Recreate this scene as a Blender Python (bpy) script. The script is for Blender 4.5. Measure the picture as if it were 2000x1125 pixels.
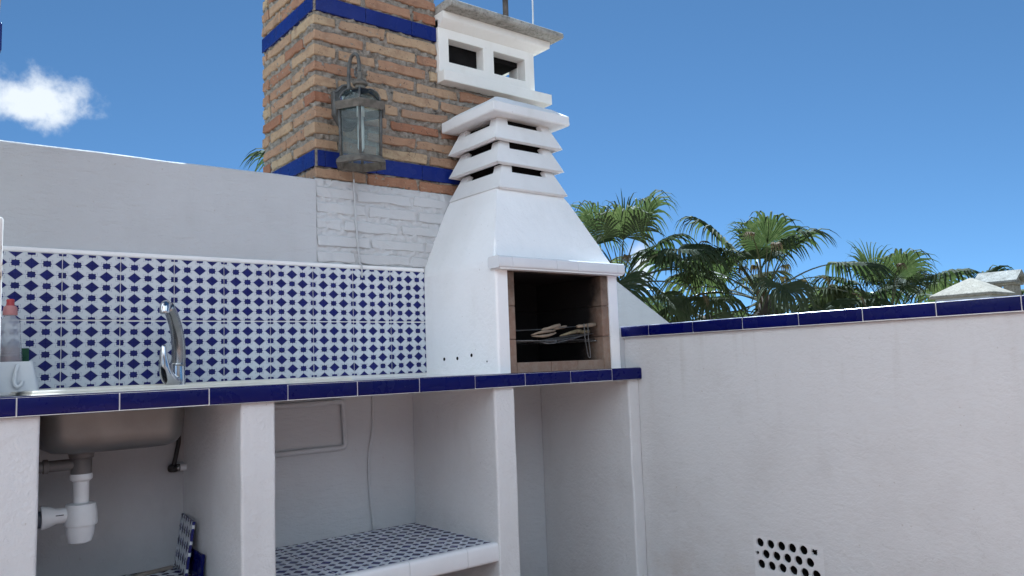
import bpy, bmesh, math, random
from mathutils import Vector, Matrix, noise

for o in list(bpy.data.objects):
    bpy.data.objects.remove(o)
S = bpy.context.scene
COL = S.collection
rnd = random.Random(11)

# ------------------------------------------------------------------ camera
cam_d = bpy.data.cameras.new('camera')
cam_d.sensor_fit = 'HORIZONTAL'; cam_d.sensor_width = 36.0
cam_d.lens = 1530.9 / 2000 * 36.0
cam_d.clip_start = 0.05; cam_d.clip_end = 6000
cam = bpy.data.objects.new('camera', cam_d); COL.objects.link(cam)
R_ = Vector((0.78156, -0.62276, -0.03640)); U_ = Vector((-0.03092, -0.09695, 0.99481)); F_ = Vector((0.62306, 0.77638, 0.09502))
cam.matrix_world = Matrix(((R_.x, U_.x, -F_.x, -0.5116), (R_.y, U_.y, -F_.y, -3.3317), (R_.z, U_.z, -F_.z, 1.0837), (0, 0, 0, 1)))
S.camera = cam

# ------------------------------------------------------------------ sky, sun, exposure
SUN_AZ, SUN_EL = 48.0, 50.0           # degrees, azimuth counted from +X towards +Y
SKY_STRENGTH, SUN_STRENGTH = 0.05, 5.0
S.view_settings.view_transform = 'Standard'
S.view_settings.look = 'None'
S.view_settings.gamma = 1.0
S.view_settings.exposure = 1.62
S.view_settings.use_curve_mapping = False
S.view_settings.use_white_balance = True
S.view_settings.white_balance_temperature = 5300
S.view_settings.white_balance_tint = 2

W = bpy.data.worlds.new('World'); S.world = W; W.use_nodes = True
nt = W.node_tree; nt.nodes.clear()
def N(t, tree=None, **kw):
    n = (tree or nt).nodes.new(t)
    for k, v in kw.items(): setattr(n, k, v)
    return n
def L(a, b, tree=None): (tree or nt).links.new(a, b)
def M(op, a, b=None, c=None, tree=None, clamp=False):
    t = tree or nt
    n = t.nodes.new('ShaderNodeMath'); n.operation = op; n.use_clamp = clamp
    for i, v in enumerate((a, b, c)):
        if v is None: continue
        if isinstance(v, (int, float)): n.inputs[i].default_value = v
        else: t.links.new(v, n.inputs[i])
    return n.outputs[0]
sky = N('ShaderNodeTexSky'); sky.sky_type = 'NISHITA'; sky.sun_disc = False
sky.sun_elevation = math.radians(SUN_EL); sky.sun_rotation = math.radians(90 - SUN_AZ)
sky.altitude = 300; sky.air_density = 0.45; sky.dust_density = 0.0; sky.ozone_density = 5.0
tc = N('ShaderNodeTexCoord')
sx = N('ShaderNodeSeparateXYZ'); L(tc.outputs['Generated'], sx.inputs[0])
cx_ = N('ShaderNodeCombineXYZ'); L(sx.outputs[0], cx_.inputs[0]); L(sx.outputs[1], cx_.inputs[1])
L(M('ADD', M('MULTIPLY', M('MAXIMUM', sx.outputs[2], 0.0), 0.92), 0.075), cx_.inputs[2])
nv = N('ShaderNodeVectorMath', operation='NORMALIZE'); L(cx_.outputs[0], nv.inputs[0]); L(nv.outputs[0], sky.inputs['Vector'])   # a clear, haze-free horizon
nz = N('ShaderNodeTexNoise'); nz.inputs['Scale'].default_value = 17; nz.inputs['Detail'].default_value = 8; nz.inputs['Roughness'].default_value = 0.62
L(tc.outputs['Generated'], nz.inputs['Vector'])
nz2 = N('ShaderNodeTexNoise'); nz2.inputs['Scale'].default_value = 48; nz2.inputs['Detail'].default_value = 6
L(tc.outputs['Generated'], nz2.inputs['Vector'])
def vdot(v):
    n = N('ShaderNodeVectorMath', operation='DOT_PRODUCT'); L(tc.outputs['Generated'], n.inputs[0]); n.inputs[1].default_value = v
    return n.outputs['Value']
def cloud(F, R, U, ru, rv, soft, amp):
    f = vdot(F); u = M('DIVIDE', vdot(R), M('MAXIMUM', f, 0.05)); v = M('DIVIDE', vdot(U), M('MAXIMUM', f, 0.05))
    r = M('SQRT', M('ADD', M('POWER', M('ABSOLUTE', M('DIVIDE', u, ru)), 2.0), M('POWER', M('ABSOLUTE', M('DIVIDE', v, rv)), 2.0)))
    val = M('ADD', M('SUBTRACT', 1.0, r), M('MULTIPLY', M('SUBTRACT', nz.outputs['Fac'], 0.5), amp))
    val = M('ADD', val, M('MULTIPLY', M('SUBTRACT', nz2.outputs['Fac'], 0.5), 0.5))
    n = N('ShaderNodeMapRange', interpolation_type='SMOOTHSTEP'); L(val, n.inputs['Value'])
    n.inputs['From Min'].default_value = 0.06; n.inputs['From Max'].default_value = soft
    return M('MULTIPLY', n.outputs['Result'], M('GREATER_THAN', f, 0.05))
c1 = cloud((0.104, 0.949, 0.298), (0.993, -0.110, 0), (-0.037, -0.297, 0.954), 0.088, 0.040, 0.80, 1.9)
c2 = cloud((0.741, 0.662, 0.100), (0.666, -0.746, 0), (-0.086, -0.077, 0.993), 0.022, 0.05, 0.9, 0.8)
c3 = cloud((-0.75, 0.60, 0.28), (0.62, 0.78, 0), (0.2, -0.17, 0.96), 0.16, 0.06, 0.9, 2.4)
c4 = cloud((-0.35, -0.90, 0.26), (-0.93, 0.36, 0), (0.1, 0.24, 0.96), 0.18, 0.07, 0.9, 2.4)
cm = M('MINIMUM', M('ADD', M('ADD', c1, c2), M('ADD', c3, c4)), 0.97)
mix = N('ShaderNodeMix', data_type='RGBA'); L(cm, mix.inputs['Factor'])
tint = N('ShaderNodeMix', data_type='RGBA', blend_type='MULTIPLY'); tint.inputs['Factor'].default_value = 1.0; tint.inputs['B'].default_value = (1.13, 1.08, 0.88, 1); L(sky.outputs['Color'], tint.inputs['A'])
L(tint.outputs['Result'], mix.inputs['A']); CLOUD = mix.inputs['B']; CLOUD.default_value = (6.9, 6.2, 5.7, 1)
bg = N('ShaderNodeBackground'); L(mix.outputs['Result'], bg.inputs['Color']); bg.inputs['Strength'].default_value = SKY_STRENGTH
wo = N('ShaderNodeOutputWorld'); L(bg.outputs[0], wo.inputs['Surface'])

sun_d = bpy.data.lights.new('sun', 'SUN'); sun_d.energy = SUN_STRENGTH; sun_d.angle = math.radians(0.53); sun_d.color = (1.0, 0.975, 0.94)
sun = bpy.data.objects.new('sun', sun_d); COL.objects.link(sun)
sd = Vector((math.cos(math.radians(SUN_AZ)) * math.cos(math.radians(SUN_EL)), math.sin(math.radians(SUN_AZ)) * math.cos(math.radians(SUN_EL)), math.sin(math.radians(SUN_EL))))
sun.rotation_euler = sd.to_track_quat('Z', 'Y').to_euler(); sun.location = (0, 20, 25)

# ------------------------------------------------------------------ materials
def new_mat(name):
    m = bpy.data.materials.new(name); m.use_nodes = True
    t = m.node_tree; t.nodes.clear()
    p = t.nodes.new('ShaderNodeBsdfPrincipled'); o = t.nodes.new('ShaderNodeOutputMaterial')
    t.links.new(p.outputs[0], o.inputs['Surface'])
    return m, t, p, o
def tex_noise(t, vec, scale, detail=4, rough=0.55, dist=0.0):
    n = t.nodes.new('ShaderNodeTexNoise'); n.inputs['Scale'].default_value = scale; n.inputs['Detail'].default_value = detail
    n.inputs['Roughness'].default_value = rough; n.inputs['Distortion'].default_value = dist
    if vec is not None: t.links.new(vec, n.inputs['Vector'])
    return n.outputs['Fac']
def ramp(t, fac, stops, interp='LINEAR'):
    r = t.nodes.new('ShaderNodeValToRGB'); r.color_ramp.interpolation = interp
    e = r.color_ramp.elements
    while len(e) < len(stops): e.new(0.5)
    for el, (pos, c) in zip(e, stops):
        el.position = pos; el.color = (c[0], c[1], c[2], 1) if len(c) == 3 else c
    t.links.new(fac, r.inputs['Fac']); return r.outputs['Color']
def mixc(t, fac, a, b, blend='MIX'):
    n = t.nodes.new('ShaderNodeMix'); n.data_type = 'RGBA'; n.blend_type = blend
    for key, v in (('Factor', fac), ('A', a), ('B', b)):
        if isinstance(v, (int, float)): n.inputs[key].default_value = v
        elif isinstance(v, tuple): n.inputs[key].default_value = (*v, 1)
        else: t.links.new(v, n.inputs[key])
    return n.outputs['Result']
def bump(t, p, h, strength, dist, prev=None):
    b = t.nodes.new('ShaderNodeBump'); b.inputs['Strength'].default_value = strength; b.inputs['Distance'].default_value = dist
    t.links.new(h, b.inputs['Height'])
    if prev is not None: t.links.new(prev, b.inputs['Normal'])
    if p is not None: t.links.new(b.outputs[0], p.inputs['Normal'])
    return b.outputs[0]
def maprange(t, v, a, b, c=0.0, d=1.0, smooth=True):
    n = t.nodes.new('ShaderNodeMapRange'); n.interpolation_type = 'SMOOTHSTEP' if smooth else 'LINEAR'
    t.links.new(v, n.inputs['Value'])
    for k, x in zip(('From Min', 'From Max', 'To Min', 'To Max'), (a, b, c, d)): n.inputs[k].default_value = x
    return n.outputs['Result']
def wpos(t): return t.nodes.new('ShaderNodeNewGeometry').outputs['Position']
def sep(t, v):
    n = t.nodes.new('ShaderNodeSeparateXYZ'); t.links.new(v, n.inputs[0]); return n.outputs
def scaled(t, v, s):
    n = t.nodes.new('ShaderNodeVectorMath'); n.operation = 'MULTIPLY'; t.links.new(v, n.inputs[0]); n.inputs[1].default_value = s
    return n.outputs[0]

def plaster(name, base=(0.80, 0.795, 0.785), dirty=(0.66, 0.64, 0.61), fine=1.0, coarse=1.0, trowel=(1, 1, 1), spots=True, stain=False):
    m, t, p, o = new_mat(name)
    g = wpos(t)
    big = tex_noise(t, g, 1.7, 5, 0.6)
    col = mixc(t, maprange(t, big, 0.42, 0.78, 0.0, 0.55), base, dirty)
    mid = tex_noise(t, scaled(t, g, (1, 1, 0.35)), 9, 4, 0.6)
    col = mixc(t, maprange(t, mid, 0.5, 0.85, 0.0, 0.35), col, dirty)
    if spots:
        sp = tex_noise(t, g, 60, 2, 0.5)
        col = mixc(t, maprange(t, sp, 0.735, 0.78, 0, 0.45), col, (0.34, 0.30, 0.26))
    if stain:
        x, y, z = sep(t, g)
        st = tex_noise(t, scaled(t, g, (6, 6, 0.5)), 2.2, 5, 0.65)
        top = maprange(t, z, 0.75, 1.19, 0.0, 1.0); low = maprange(t, z, 0.45, -0.05, 0.0, 1.0)
        col = mixc(t, M('MULTIPLY', maprange(t, st, 0.52, 0.78, 0, 0.4), M('ADD', top, 0.12, tree=t), tree=t), col, (0.40, 0.37, 0.33))
        col = mixc(t, M('MULTIPLY', maprange(t, tex_noise(t, g, 5, 6, 0.7), 0.42, 0.7, 0, 0.5), low, tree=t), col, (0.45, 0.39, 0.34))
        cr = tex_noise(t, g, 3.5, 6, 0.6, 1.2)
        crack = maprange(t, M('ABSOLUTE', M('SUBTRACT', cr, 0.5, tree=t), tree=t), 0.0, 0.0022, 0.4, 0.0)
        col = mixc(t, M('MULTIPLY', crack, maprange(t, tex_noise(t, g, 1.3, 2), 0.52, 0.6), tree=t), col, (0.30, 0.28, 0.26))
    t.links.new(col, p.inputs['Base Color'])
    p.inputs['Roughness'].default_value = 0.82
    p.inputs['Specular IOR Level'].default_value = 0.3
    n1 = bump(t, None, tex_noise(t, scaled(t, g, trowel), 16, 4, 0.6, 0.4), 0.55 * coarse, 0.008)
    n2 = bump(t, None, tex_noise(t, scaled(t, g, trowel), 70, 3, 0.55), 0.5 * fine, 0.003, n1)
    bump(t, p, tex_noise(t, g, 190, 2, 0.5), 0.4 * fine, 0.0015, n2)
    return m
MAT = {}
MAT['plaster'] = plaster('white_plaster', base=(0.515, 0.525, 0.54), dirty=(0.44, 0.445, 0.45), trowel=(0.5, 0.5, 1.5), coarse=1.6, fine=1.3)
MAT['smooth_plaster'] = plaster('smooth_white_plaster', base=(0.88, 0.875, 0.87), dirty=(0.74, 0.73, 0.71), fine=1.0, coarse=1.0)
MAT['roughcast'] = plaster('roughcast_plaster', base=(0.66, 0.66, 0.66), dirty=(0.52, 0.51, 0.50), fine=1.6, coarse=1.2)
MAT['cast'] = plaster('painted_concrete', base=(0.76, 0.755, 0.75), dirty=(0.58, 0.565, 0.545), fine=0.9, coarse=0.7)
MAT['cream'] = plaster('cream_painted_concrete', base=(0.80, 0.78, 0.73), dirty=(0.60, 0.55, 0.47), fine=0.5, coarse=0.6)
MAT['painted_brick'] = plaster('white_painted_brick', base=(0.55, 0.56, 0.57), dirty=(0.47, 0.47, 0.465), fine=0.9, coarse=1.3, trowel=(0.6, 1, 1.4), spots=False)
MAT['parapet'] = plaster('parapet_plaster', base=(0.62, 0.615, 0.61), dirty=(0.50, 0.485, 0.47), trowel=(0.85, 0.8, 1.15), coarse=1.0, fine=1.3, stain=True)
MAT['lattice'] = plaster('painted_air_brick', base=(0.66, 0.655, 0.65), dirty=(0.54, 0.525, 0.51), spots=False)
MAT['bay_shade'] = plaster('shaded_bay_plaster', base=(0.42, 0.42, 0.43), dirty=(0.30, 0.295, 0.29))  # darker plaster, the shade of the sink bay put into its colour
MAT['grout'] = plaster('white_grout', base=(0.74, 0.73, 0.71), dirty=(0.55, 0.52, 0.48), fine=0.5, coarse=0.3, spots=False)

def mat_simple(name, col, rough=0.5, metal=0.0, var=0.12, scale=12, bmp=0.0, bscale=60, spec=0.5, coat=0.0, trans=0.0, alpha=1.0):
    m, t, p, o = new_mat(name)
    co = t.nodes.new('ShaderNodeTexCoord').outputs['Object']
    n = tex_noise(t, co, scale, 5, 0.6)
    dark = tuple(c * (1 - var * 2) for c in col)
    c = mixc(t, maprange(t, n, 0.3, 0.75), col, dark)
    t.links.new(c, p.inputs['Base Color'])
    p.inputs['Roughness'].default_value = rough; p.inputs['Metallic'].default_value = metal
    p.inputs['Specular IOR Level'].default_value = spec
    p.inputs['Coat Weight'].default_value = coat; p.inputs['Coat Roughness'].default_value = 0.08
    p.inputs['Transmission Weight'].default_value = trans; p.inputs['Alpha'].default_value = alpha
    if bmp: bump(t, p, tex_noise(t, co, bscale, 4, 0.6), bmp, 0.004)
    return m

def glazed_blue(name, col):
    m, t, p, o = new_mat(name)
    oi = t.nodes.new('ShaderNodeObjectInfo').outputs['Random']
    g = wpos(t)
    c = mixc(t, oi, col, tuple(x * 1.25 for x in col))
    c = mixc(t, maprange(t, tex_noise(t, g, 7, 4), 0.4, 0.8, 0, 0.5), c, tuple(x * 0.7 for x in col))
    chip = maprange(t, tex_noise(t, g, 55, 3, 0.6), 0.77, 0.79)
    c = mixc(t, chip, c, (0.45, 0.42, 0.42))
    t.links.new(c, p.inputs['Base Color'])
    p.inputs['Specular IOR Level'].default_value = 0.18
    t.links.new(maprange(t, tex_noise(t, g, 14, 4), 0.35, 0.75, 0.22, 0.42), p.inputs['Roughness'])
    bump(t, p, tex_noise(t, g, 22, 3), 0.12, 0.004)
    return m
MAT['blue'] = glazed_blue('cobalt_glazed_tile', (0.0018, 0.003, 0.072))
MAT['band_blue'] = glazed_blue('chimney_band_tile', (0.009, 0.019, 0.145))
MAT['white_tile'] = mat_simple('white_glazed_tile', (0.76, 0.76, 0.77), 0.22, var=0.04, scale=5, bmp=0.05, bscale=20)

def pattern_tile(name):
    m, t, p, o = new_mat(name)
    co = t.nodes.new('ShaderNodeTexCoord').outputs['Object']
    x, y, z = sep(t, co)
    mm = lambda op, a, b=None, c=None: M(op, a, b, c, tree=t)
    P = mm('DIVIDE', x, 0.05); Q = mm('DIVIDE', z, 0.25 / 6)
    s = mm('MULTIPLY', mm('ADD', P, Q), 0.5); q = mm('MULTIPLY', mm('SUBTRACT', P, Q), 0.5)
    def fold(v): return mm('SUBTRACT', v, mm('ROUND', v))
    s1 = mm('ABSOLUTE', fold(s)); q1 = mm('ABSOLUTE', fold(q))
    d1 = mm('MULTIPLY', mm('MAXIMUM', s1, q1), 2.0)                      # rhombus distance
    s2 = fold(mm('ADD', s, 0.5)); q2 = fold(mm('ADD', q, 0.5))
    dx = mm('ABSOLUTE', mm('ADD', s2, q2)); dy = mm('ABSOLUTE', mm('SUBTRACT', s2, q2))
    sq = mm('MAXIMUM', dx, dy); rh = mm('ADD', dx, dy)
    def below(v, e, w=0.02): return maprange(t, v, e - w, e + w, 1.0, 0.0)
    star = mm('MAXIMUM', below(sq, 0.255), below(rh, 0.325))
    blue = mm('MAXIMUM', below(d1, 0.50), star)
    def line(v, e, w): return below(mm('ABSOLUTE', mm('SUBTRACT', v, e)), w, w * 0.5)
    br = mm('MULTIPLY', line(sq, 0.36, 0.010), maprange(t, mm('MINIMUM', dx, dy), 0.10, 0.16))
    con = mm('MULTIPLY', below(mm('MINIMUM', dx, dy), 0.012, 0.008), maprange(t, sq, 0.33, 0.35))
    edge = mm('MULTIPLY', line(d1, 0.58, 0.010), 0.45)
    ln = mm('MAXIMUM', mm('MAXIMUM', br, con), edge)
    g = wpos(t)
    base = mixc(t, maprange(t, tex_noise(t, g, 5, 5), 0.4, 0.8, 0, 0.5), (0.61, 0.635, 0.66), (0.52, 0.54, 0.56))
    oi = t.nodes.new('ShaderNodeObjectInfo').outputs['Random']
    base = mixc(t, mm('MULTIPLY', oi, 0.25), base, (0.54, 0.555, 0.57))
    c = mixc(t, mm('MULTIPLY', ln, 0.75), base, (0.10, 0.11, 0.28))
    bl = mixc(t, maprange(t, tex_noise(t, g, 35, 3), 0.35, 0.7), (0.003, 0.0045, 0.095), (0.005, 0.0075, 0.13))
    c = mixc(t, mm('MULTIPLY', blue, 0.97), c, bl)
    t.links.new(c, p.inputs['Base Color'])
    t.links.new(maprange(t, tex_noise(t, g, 18, 4), 0.35, 0.75, 0.14, 0.34), p.inputs['Roughness'])
    p.inputs['Specular IOR Level'].default_value = 0.09
    bump(t, p, tex_noise(t, g, 14, 3), 0.10, 0.004)
    return m
MAT['pattern'] = pattern_tile('patterned_wall_tile')

def brick_mat():
    m, t, p, o = new_mat('old_brick')
    oi = t.nodes.new('ShaderNodeObjectInfo').outputs['Random']
    g = wpos(t)
    c = ramp(t, oi, [(0.0, (0.28, 0.132, 0.078)), (0.22, (0.345, 0.19, 0.116)), (0.42, (0.385, 0.245, 0.155)), (0.62, (0.43, 0.31, 0.195)),
                     (0.80, (0.335, 0.215, 0.14)), (1.0, (0.47, 0.37, 0.235))])
    n = tex_noise(t, g, 22, 6, 0.65)
    c = mixc(t, maprange(t, n, 0.42, 0.75, 0, 0.65), c, (0.21, 0.12, 0.078))
    n2 = tex_noise(t, scaled(t, g, (1, 1, 3)), 38, 4, 0.6)
    c = mixc(t, maprange(t, n2, 0.55, 0.8, 0, 0.55), c, (0.52, 0.42, 0.30))
    n3 = tex_noise(t, g, 75, 3, 0.6)
    c = mixc(t, maprange(t, n3, 0.62, 0.70, 0, 0.8), c, (0.07, 0.05, 0.04))
    t.links.new(c, p.inputs['Base Color']); p.inputs['Roughness'].default_value = 0.9; p.inputs['Specular IOR Level'].default_value = 0.2
    n1 = bump(t, None, tex_noise(t, g, 45, 5, 0.7), 0.85, 0.007)
    bump(t, p, tex_noise(t, g, 160, 3, 0.6), 0.5, 0.002, n1)
    return m
MAT['brick'] = brick_mat()
def mortar_mat():
    m, t, p, o = new_mat('rough_mortar')
    g = wpos(t)
    n = tex_noise(t, g, 30, 6, 0.7)
    c = ramp(t, n, [(0.30, (0.07, 0.06, 0.05)), (0.46, (0.28, 0.25, 0.21)), (0.66, (0.44, 0.40, 0.345))])
    t.links.new(c, p.inputs['Base Color']); p.inputs['Roughness'].default_value = 0.95; p.inputs['Specular IOR Level'].default_value = 0.1
    n1 = bump(t, None, tex_noise(t, g, 55, 6, 0.75, 0.6), 1.0, 0.012)
    bump(t, p, tex_noise(t, g, 150, 4, 0.7), 0.8, 0.004, n1)
    return m
MAT['mortar'] = mortar_mat()
def soot_mat():
    m, t, p, o = new_mat('sooty_refractory_block')
    g = wpos(t); x, y, z = sep(t, g)
    n = tex_noise(t, g, 9, 5, 0.6)
    s = M('ADD', y, M('MULTIPLY', M('SUBTRACT', n, 0.5, tree=t), 0.16, tree=t), tree=t)
    s = M('ADD', s, M('MULTIPLY', M('SUBTRACT', z, 1.1, tree=t), 0.22, tree=t), tree=t)
    oi = t.nodes.new('ShaderNodeObjectInfo').outputs['Random']
    c = mixc(t, oi, (0.25, 0.175, 0.13), (0.23, 0.145, 0.105))
    c = mixc(t, maprange(t, tex_noise(t, g, 30, 5, 0.65), 0.35, 0.75, 0, 0.7), c, (0.30, 0.245, 0.195))
    c = mixc(t, maprange(t, s, -0.575, -0.43), c, (0.012, 0.011, 0.011))
    t.links.new(c, p.inputs['Base Color']); p.inputs['Roughness'].default_value = 0.92; p.inputs['Specular IOR Level'].default_value = 0.15
    bump(t, p, tex_noise(t, g, 60, 5, 0.6), 0.5, 0.004)
    return m
MAT['soot'] = soot_mat()
MAT['soot_shade_black'] = mat_simple('soot_shade_black', (0.013, 0.012, 0.012), 0.95, var=0.2, scale=8, bmp=0.4, spec=0.1)  # soot, and the shade painted inside vent stack, side holes and air brick
def lichen_mat(name, a, b, d):
    m, t, p, o = new_mat(name)
    g = wpos(t)
    c = ramp(t, tex_noise(t, g, 11, 7, 0.7), [(0.3, a), (0.52, b), (0.72, d)])
    c = mixc(t, maprange(t, tex_noise(t, g, 48, 5, 0.7), 0.5, 0.66, 0, 0.7), c, (0.13, 0.12, 0.105))
    t.links.new(c, p.inputs['Base Color']); p.inputs['Roughness'].default_value = 0.95; p.inputs['Specular IOR Level'].default_value = 0.15
    bump(t, p, tex_noise(t, g, 70, 6, 0.7), 0.8, 0.005)
    return m
MAT['lichen'] = lichen_mat('lichened_concrete', (0.20, 0.19, 0.165), (0.36, 0.345, 0.31), (0.50, 0.48, 0.44))
MAT['stucco'] = lichen_mat('weathered_stucco', (0.27, 0.24, 0.195), (0.37, 0.335, 0.275), (0.43, 0.39, 0.33))
MAT['bronze'] = mat_simple('weathered_bronze', (0.13, 0.13, 0.122), 0.65, metal=0.2, var=0.3, scale=25, bmp=0.3, bscale=90)
MAT['rusty_bronze'] = mat_simple('rusty_bronze', (0.16, 0.145, 0.12), 0.75, metal=0.15, var=0.28, scale=30, bmp=0.3, bscale=90)
MAT['chrome'] = mat_simple('chrome', (0.62, 0.63, 0.65), 0.10, metal=1.0, var=0.06, scale=9)
MAT['dull_chrome'] = mat_simple('dull_chrome', (0.40, 0.40, 0.40), 0.26, metal=1.0, var=0.15, scale=14)
MAT['steel'] = mat_simple('brushed_steel', (0.19, 0.185, 0.18), 0.5, metal=0.75, var=0.12, scale=6, bmp=0.05, bscale=120)
MAT['steel_rim'] = mat_simple('worn_sink_rim', (0.80, 0.75, 0.65), 0.4, var=0.06, scale=20)
MAT['white_plastic'] = mat_simple('white_plastic', (0.70, 0.71, 0.72), 0.4, var=0.05, scale=9)
MAT['grey_plastic'] = mat_simple('grey_plastic', (0.13, 0.125, 0.125), 0.5, var=0.1)
MAT['dark_pipe'] = mat_simple('dark_blue_pipe', (0.05, 0.06, 0.085), 0.45, var=0.1)
MAT['black'] = mat_simple('black_rubber', (0.02, 0.019, 0.02), 0.6)
MAT['wire'] = mat_simple('sooty_steel_wire', (0.20, 0.195, 0.19), 0.45, metal=0.7, var=0.3, scale=40)
MAT['wood'] = mat_simple('turned_wood', (0.30, 0.23, 0.16), 0.6, var=0.2, scale=30, bmp=0.2, bscale=50)
MAT['corn'] = mat_simple('charred_husk', (0.26, 0.21, 0.12), 0.8, var=0.3, scale=45, bmp=0.8, bscale=70)
MAT['pale_wood'] = mat_simple('grey_lath', (0.30, 0.26, 0.22), 0.8, var=0.2, scale=20)
MAT['red'] = mat_simple('red_cap', (0.42, 0.05, 0.055), 0.45)
MAT['pink'] = mat_simple('faded_pink_cap', (0.50, 0.22, 0.21), 0.5)
MAT['liquid'] = mat_simple('pink_soap', (0.42, 0.20, 0.19), 0.4)
MAT['sponge_green'] = mat_simple('green_scourer', (0.03, 0.09, 0.05), 0.95, bmp=0.8, bscale=120)
MAT['sponge_yellow'] = mat_simple('yellow_sponge', (0.50, 0.40, 0.12), 0.95, bmp=0.6, bscale=90)
MAT['cable'] = mat_simple('tan_cable', (0.33, 0.26, 0.20), 0.7)
MAT['white_cable'] = mat_simple('white_cable', (0.72, 0.72, 0.72), 0.5)
MAT['bulb'] = mat_simple('white_bulb', (0.75, 0.76, 0.76), 0.3, var=0.03)
MAT['rust_pole'] = mat_simple('rusty_pole', (0.12, 0.10, 0.09), 0.7, metal=0.3, var=0.3)
MAT['clear_plastic'] = mat_simple('cloudy_plastic', (0.55, 0.57, 0.60), 0.25, var=0.05, alpha=0.42)
def glass_mat():
    m, t, p, o = new_mat('old_lantern_glass')
    t.nodes.remove(p)
    g = t.nodes.new('ShaderNodeBsdfGlossy'); g.inputs['Roughness'].default_value = 0.06; g.inputs['Color'].default_value = (0.9, 0.95, 0.95, 1)
    tr = t.nodes.new('ShaderNodeBsdfTransparent'); tr.inputs['Color'].default_value = (0.70, 0.75, 0.72, 1)
    fr = t.nodes.new('ShaderNodeFresnel'); fr.inputs['IOR'].default_value = 1.5
    nn = bump(t, None, tex_noise(t, wpos(t), 9, 1), 0.10, 0.004)
    t.links.new(nn, fr.inputs['Normal']); t.links.new(nn, g.inputs['Normal'])
    mx = t.nodes.new('ShaderNodeMixShader'); t.links.new(M('MULTIPLY', fr.outputs[0], 0.8, tree=t), mx.inputs[0])
    t.links.new(tr.outputs[0], mx.inputs[1]); t.links.new(g.outputs[0], mx.inputs[2])
    t.links.new(mx.outputs[0], o.inputs['Surface']); return m
MAT['glass'] = glass_mat()
def peeling_mat():
    m, t, p, o = new_mat('peeling_white_paint')
    g = wpos(t)
    n = tex_noise(t, scaled(t, g, (1, 1, 0.3)), 26, 6, 0.7)
    c = mixc(t, maprange(t, n, 0.56, 0.60), (0.72, 0.70, 0.66), (0.26, 0.17, 0.11))
    t.links.new(c, p.inputs['Base Color']); p.inputs['Roughness'].default_value = 0.85
    bump(t, p, n, 0.8, 0.006); return m
MAT['peeling'] = peeling_mat()
def floor_mat():
    m, t, p, o = new_mat('terracotta_floor')
    g = wpos(t)
    b = t.nodes.new('ShaderNodeTexBrick'); t.links.new(g, b.inputs['Vector'])
    b.offset = 0.0; b.inputs['Scale'].default_value = 1.0; b.inputs['Brick Width'].default_value = 0.31; b.inputs['Row Height'].default_value = 0.31
    b.inputs['Mortar Size'].default_value = 0.006
    b.inputs['Color1'].default_value = (0.33, 0.195, 0.14, 1); b.inputs['Color2'].default_value = (0.37, 0.225, 0.165, 1); b.inputs['Mortar'].default_value = (0.26, 0.23, 0.20, 1)
    c = mixc(t, maprange(t, tex_noise(t, g, 4, 6, 0.65), 0.35, 0.8, 0, 0.5), b.outputs['Color'], (0.23, 0.14, 0.11))
    t.links.new(c, p.inputs['Base Color']); p.inputs['Roughness'].default_value = 0.65
    bump(t, p, b.outputs['Fac'], -0.4, 0.004); return m
MAT['floor'] = floor_mat()
MAT['ground'] = mat_simple('dry_ground', (0.20, 0.17, 0.11), 0.95, var=0.25, scale=0.02)

def leaf_mat(name, cols, trans=0.28):
    m, t, p, o = new_mat(name)
    oi = t.nodes.new('ShaderNodeObjectInfo').outputs['Random']
    co = t.nodes.new('ShaderNodeTexCoord').outputs['Object']
    c = ramp(t, oi, [(0.0, cols[0]), (0.5, cols[1]), (1.0, cols[2])])
    n = tex_noise(t, co, 14, 4)
    c = mixc(t, maprange(t, n, 0.45, 0.75, 0, 0.6), c, cols[3])
    t.links.new(c, p.inputs['Base Color']); p.inputs['Roughness'].default_value = 0.7; p.inputs['Specular IOR Level'].default_value = 0.06
    tb = t.nodes.new('ShaderNodeBsdfTranslucent'); t.links.new(mixc(t, 1.0, c, (1.1, 1.25, 0.7), 'MULTIPLY'), tb.inputs['Color'])
    mx = t.nodes.new('ShaderNodeMixShader'); mx.inputs[0].default_value = trans
    t.links.new(p.outputs[0], mx.inputs[1]); t.links.new(tb.outputs[0], mx.inputs[2]); t.links.new(mx.outputs[0], o.inputs['Surface'])
    return m
MAT['leaf'] = leaf_mat('palm_leaf', [(0.040, 0.058, 0.029), (0.068, 0.085, 0.042), (0.100, 0.115, 0.060), (0.145, 0.150, 0.092)], 0.34)
MAT['dead_leaf'] = leaf_mat('dead_palm_leaf', [(0.15, 0.105, 0.06), (0.18, 0.13, 0.075), (0.21, 0.155, 0.09), (0.11, 0.075, 0.045)], 0.15)
MAT['petiole'] = mat_simple('palm_petiole', (0.12, 0.12, 0.05), 0.5, var=0.3, scale=6)
MAT['bark'] = mat_simple('palm_bark', (0.12, 0.09, 0.065), 0.95, var=0.3, scale=8, bmp=1.0, bscale=25)

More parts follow.
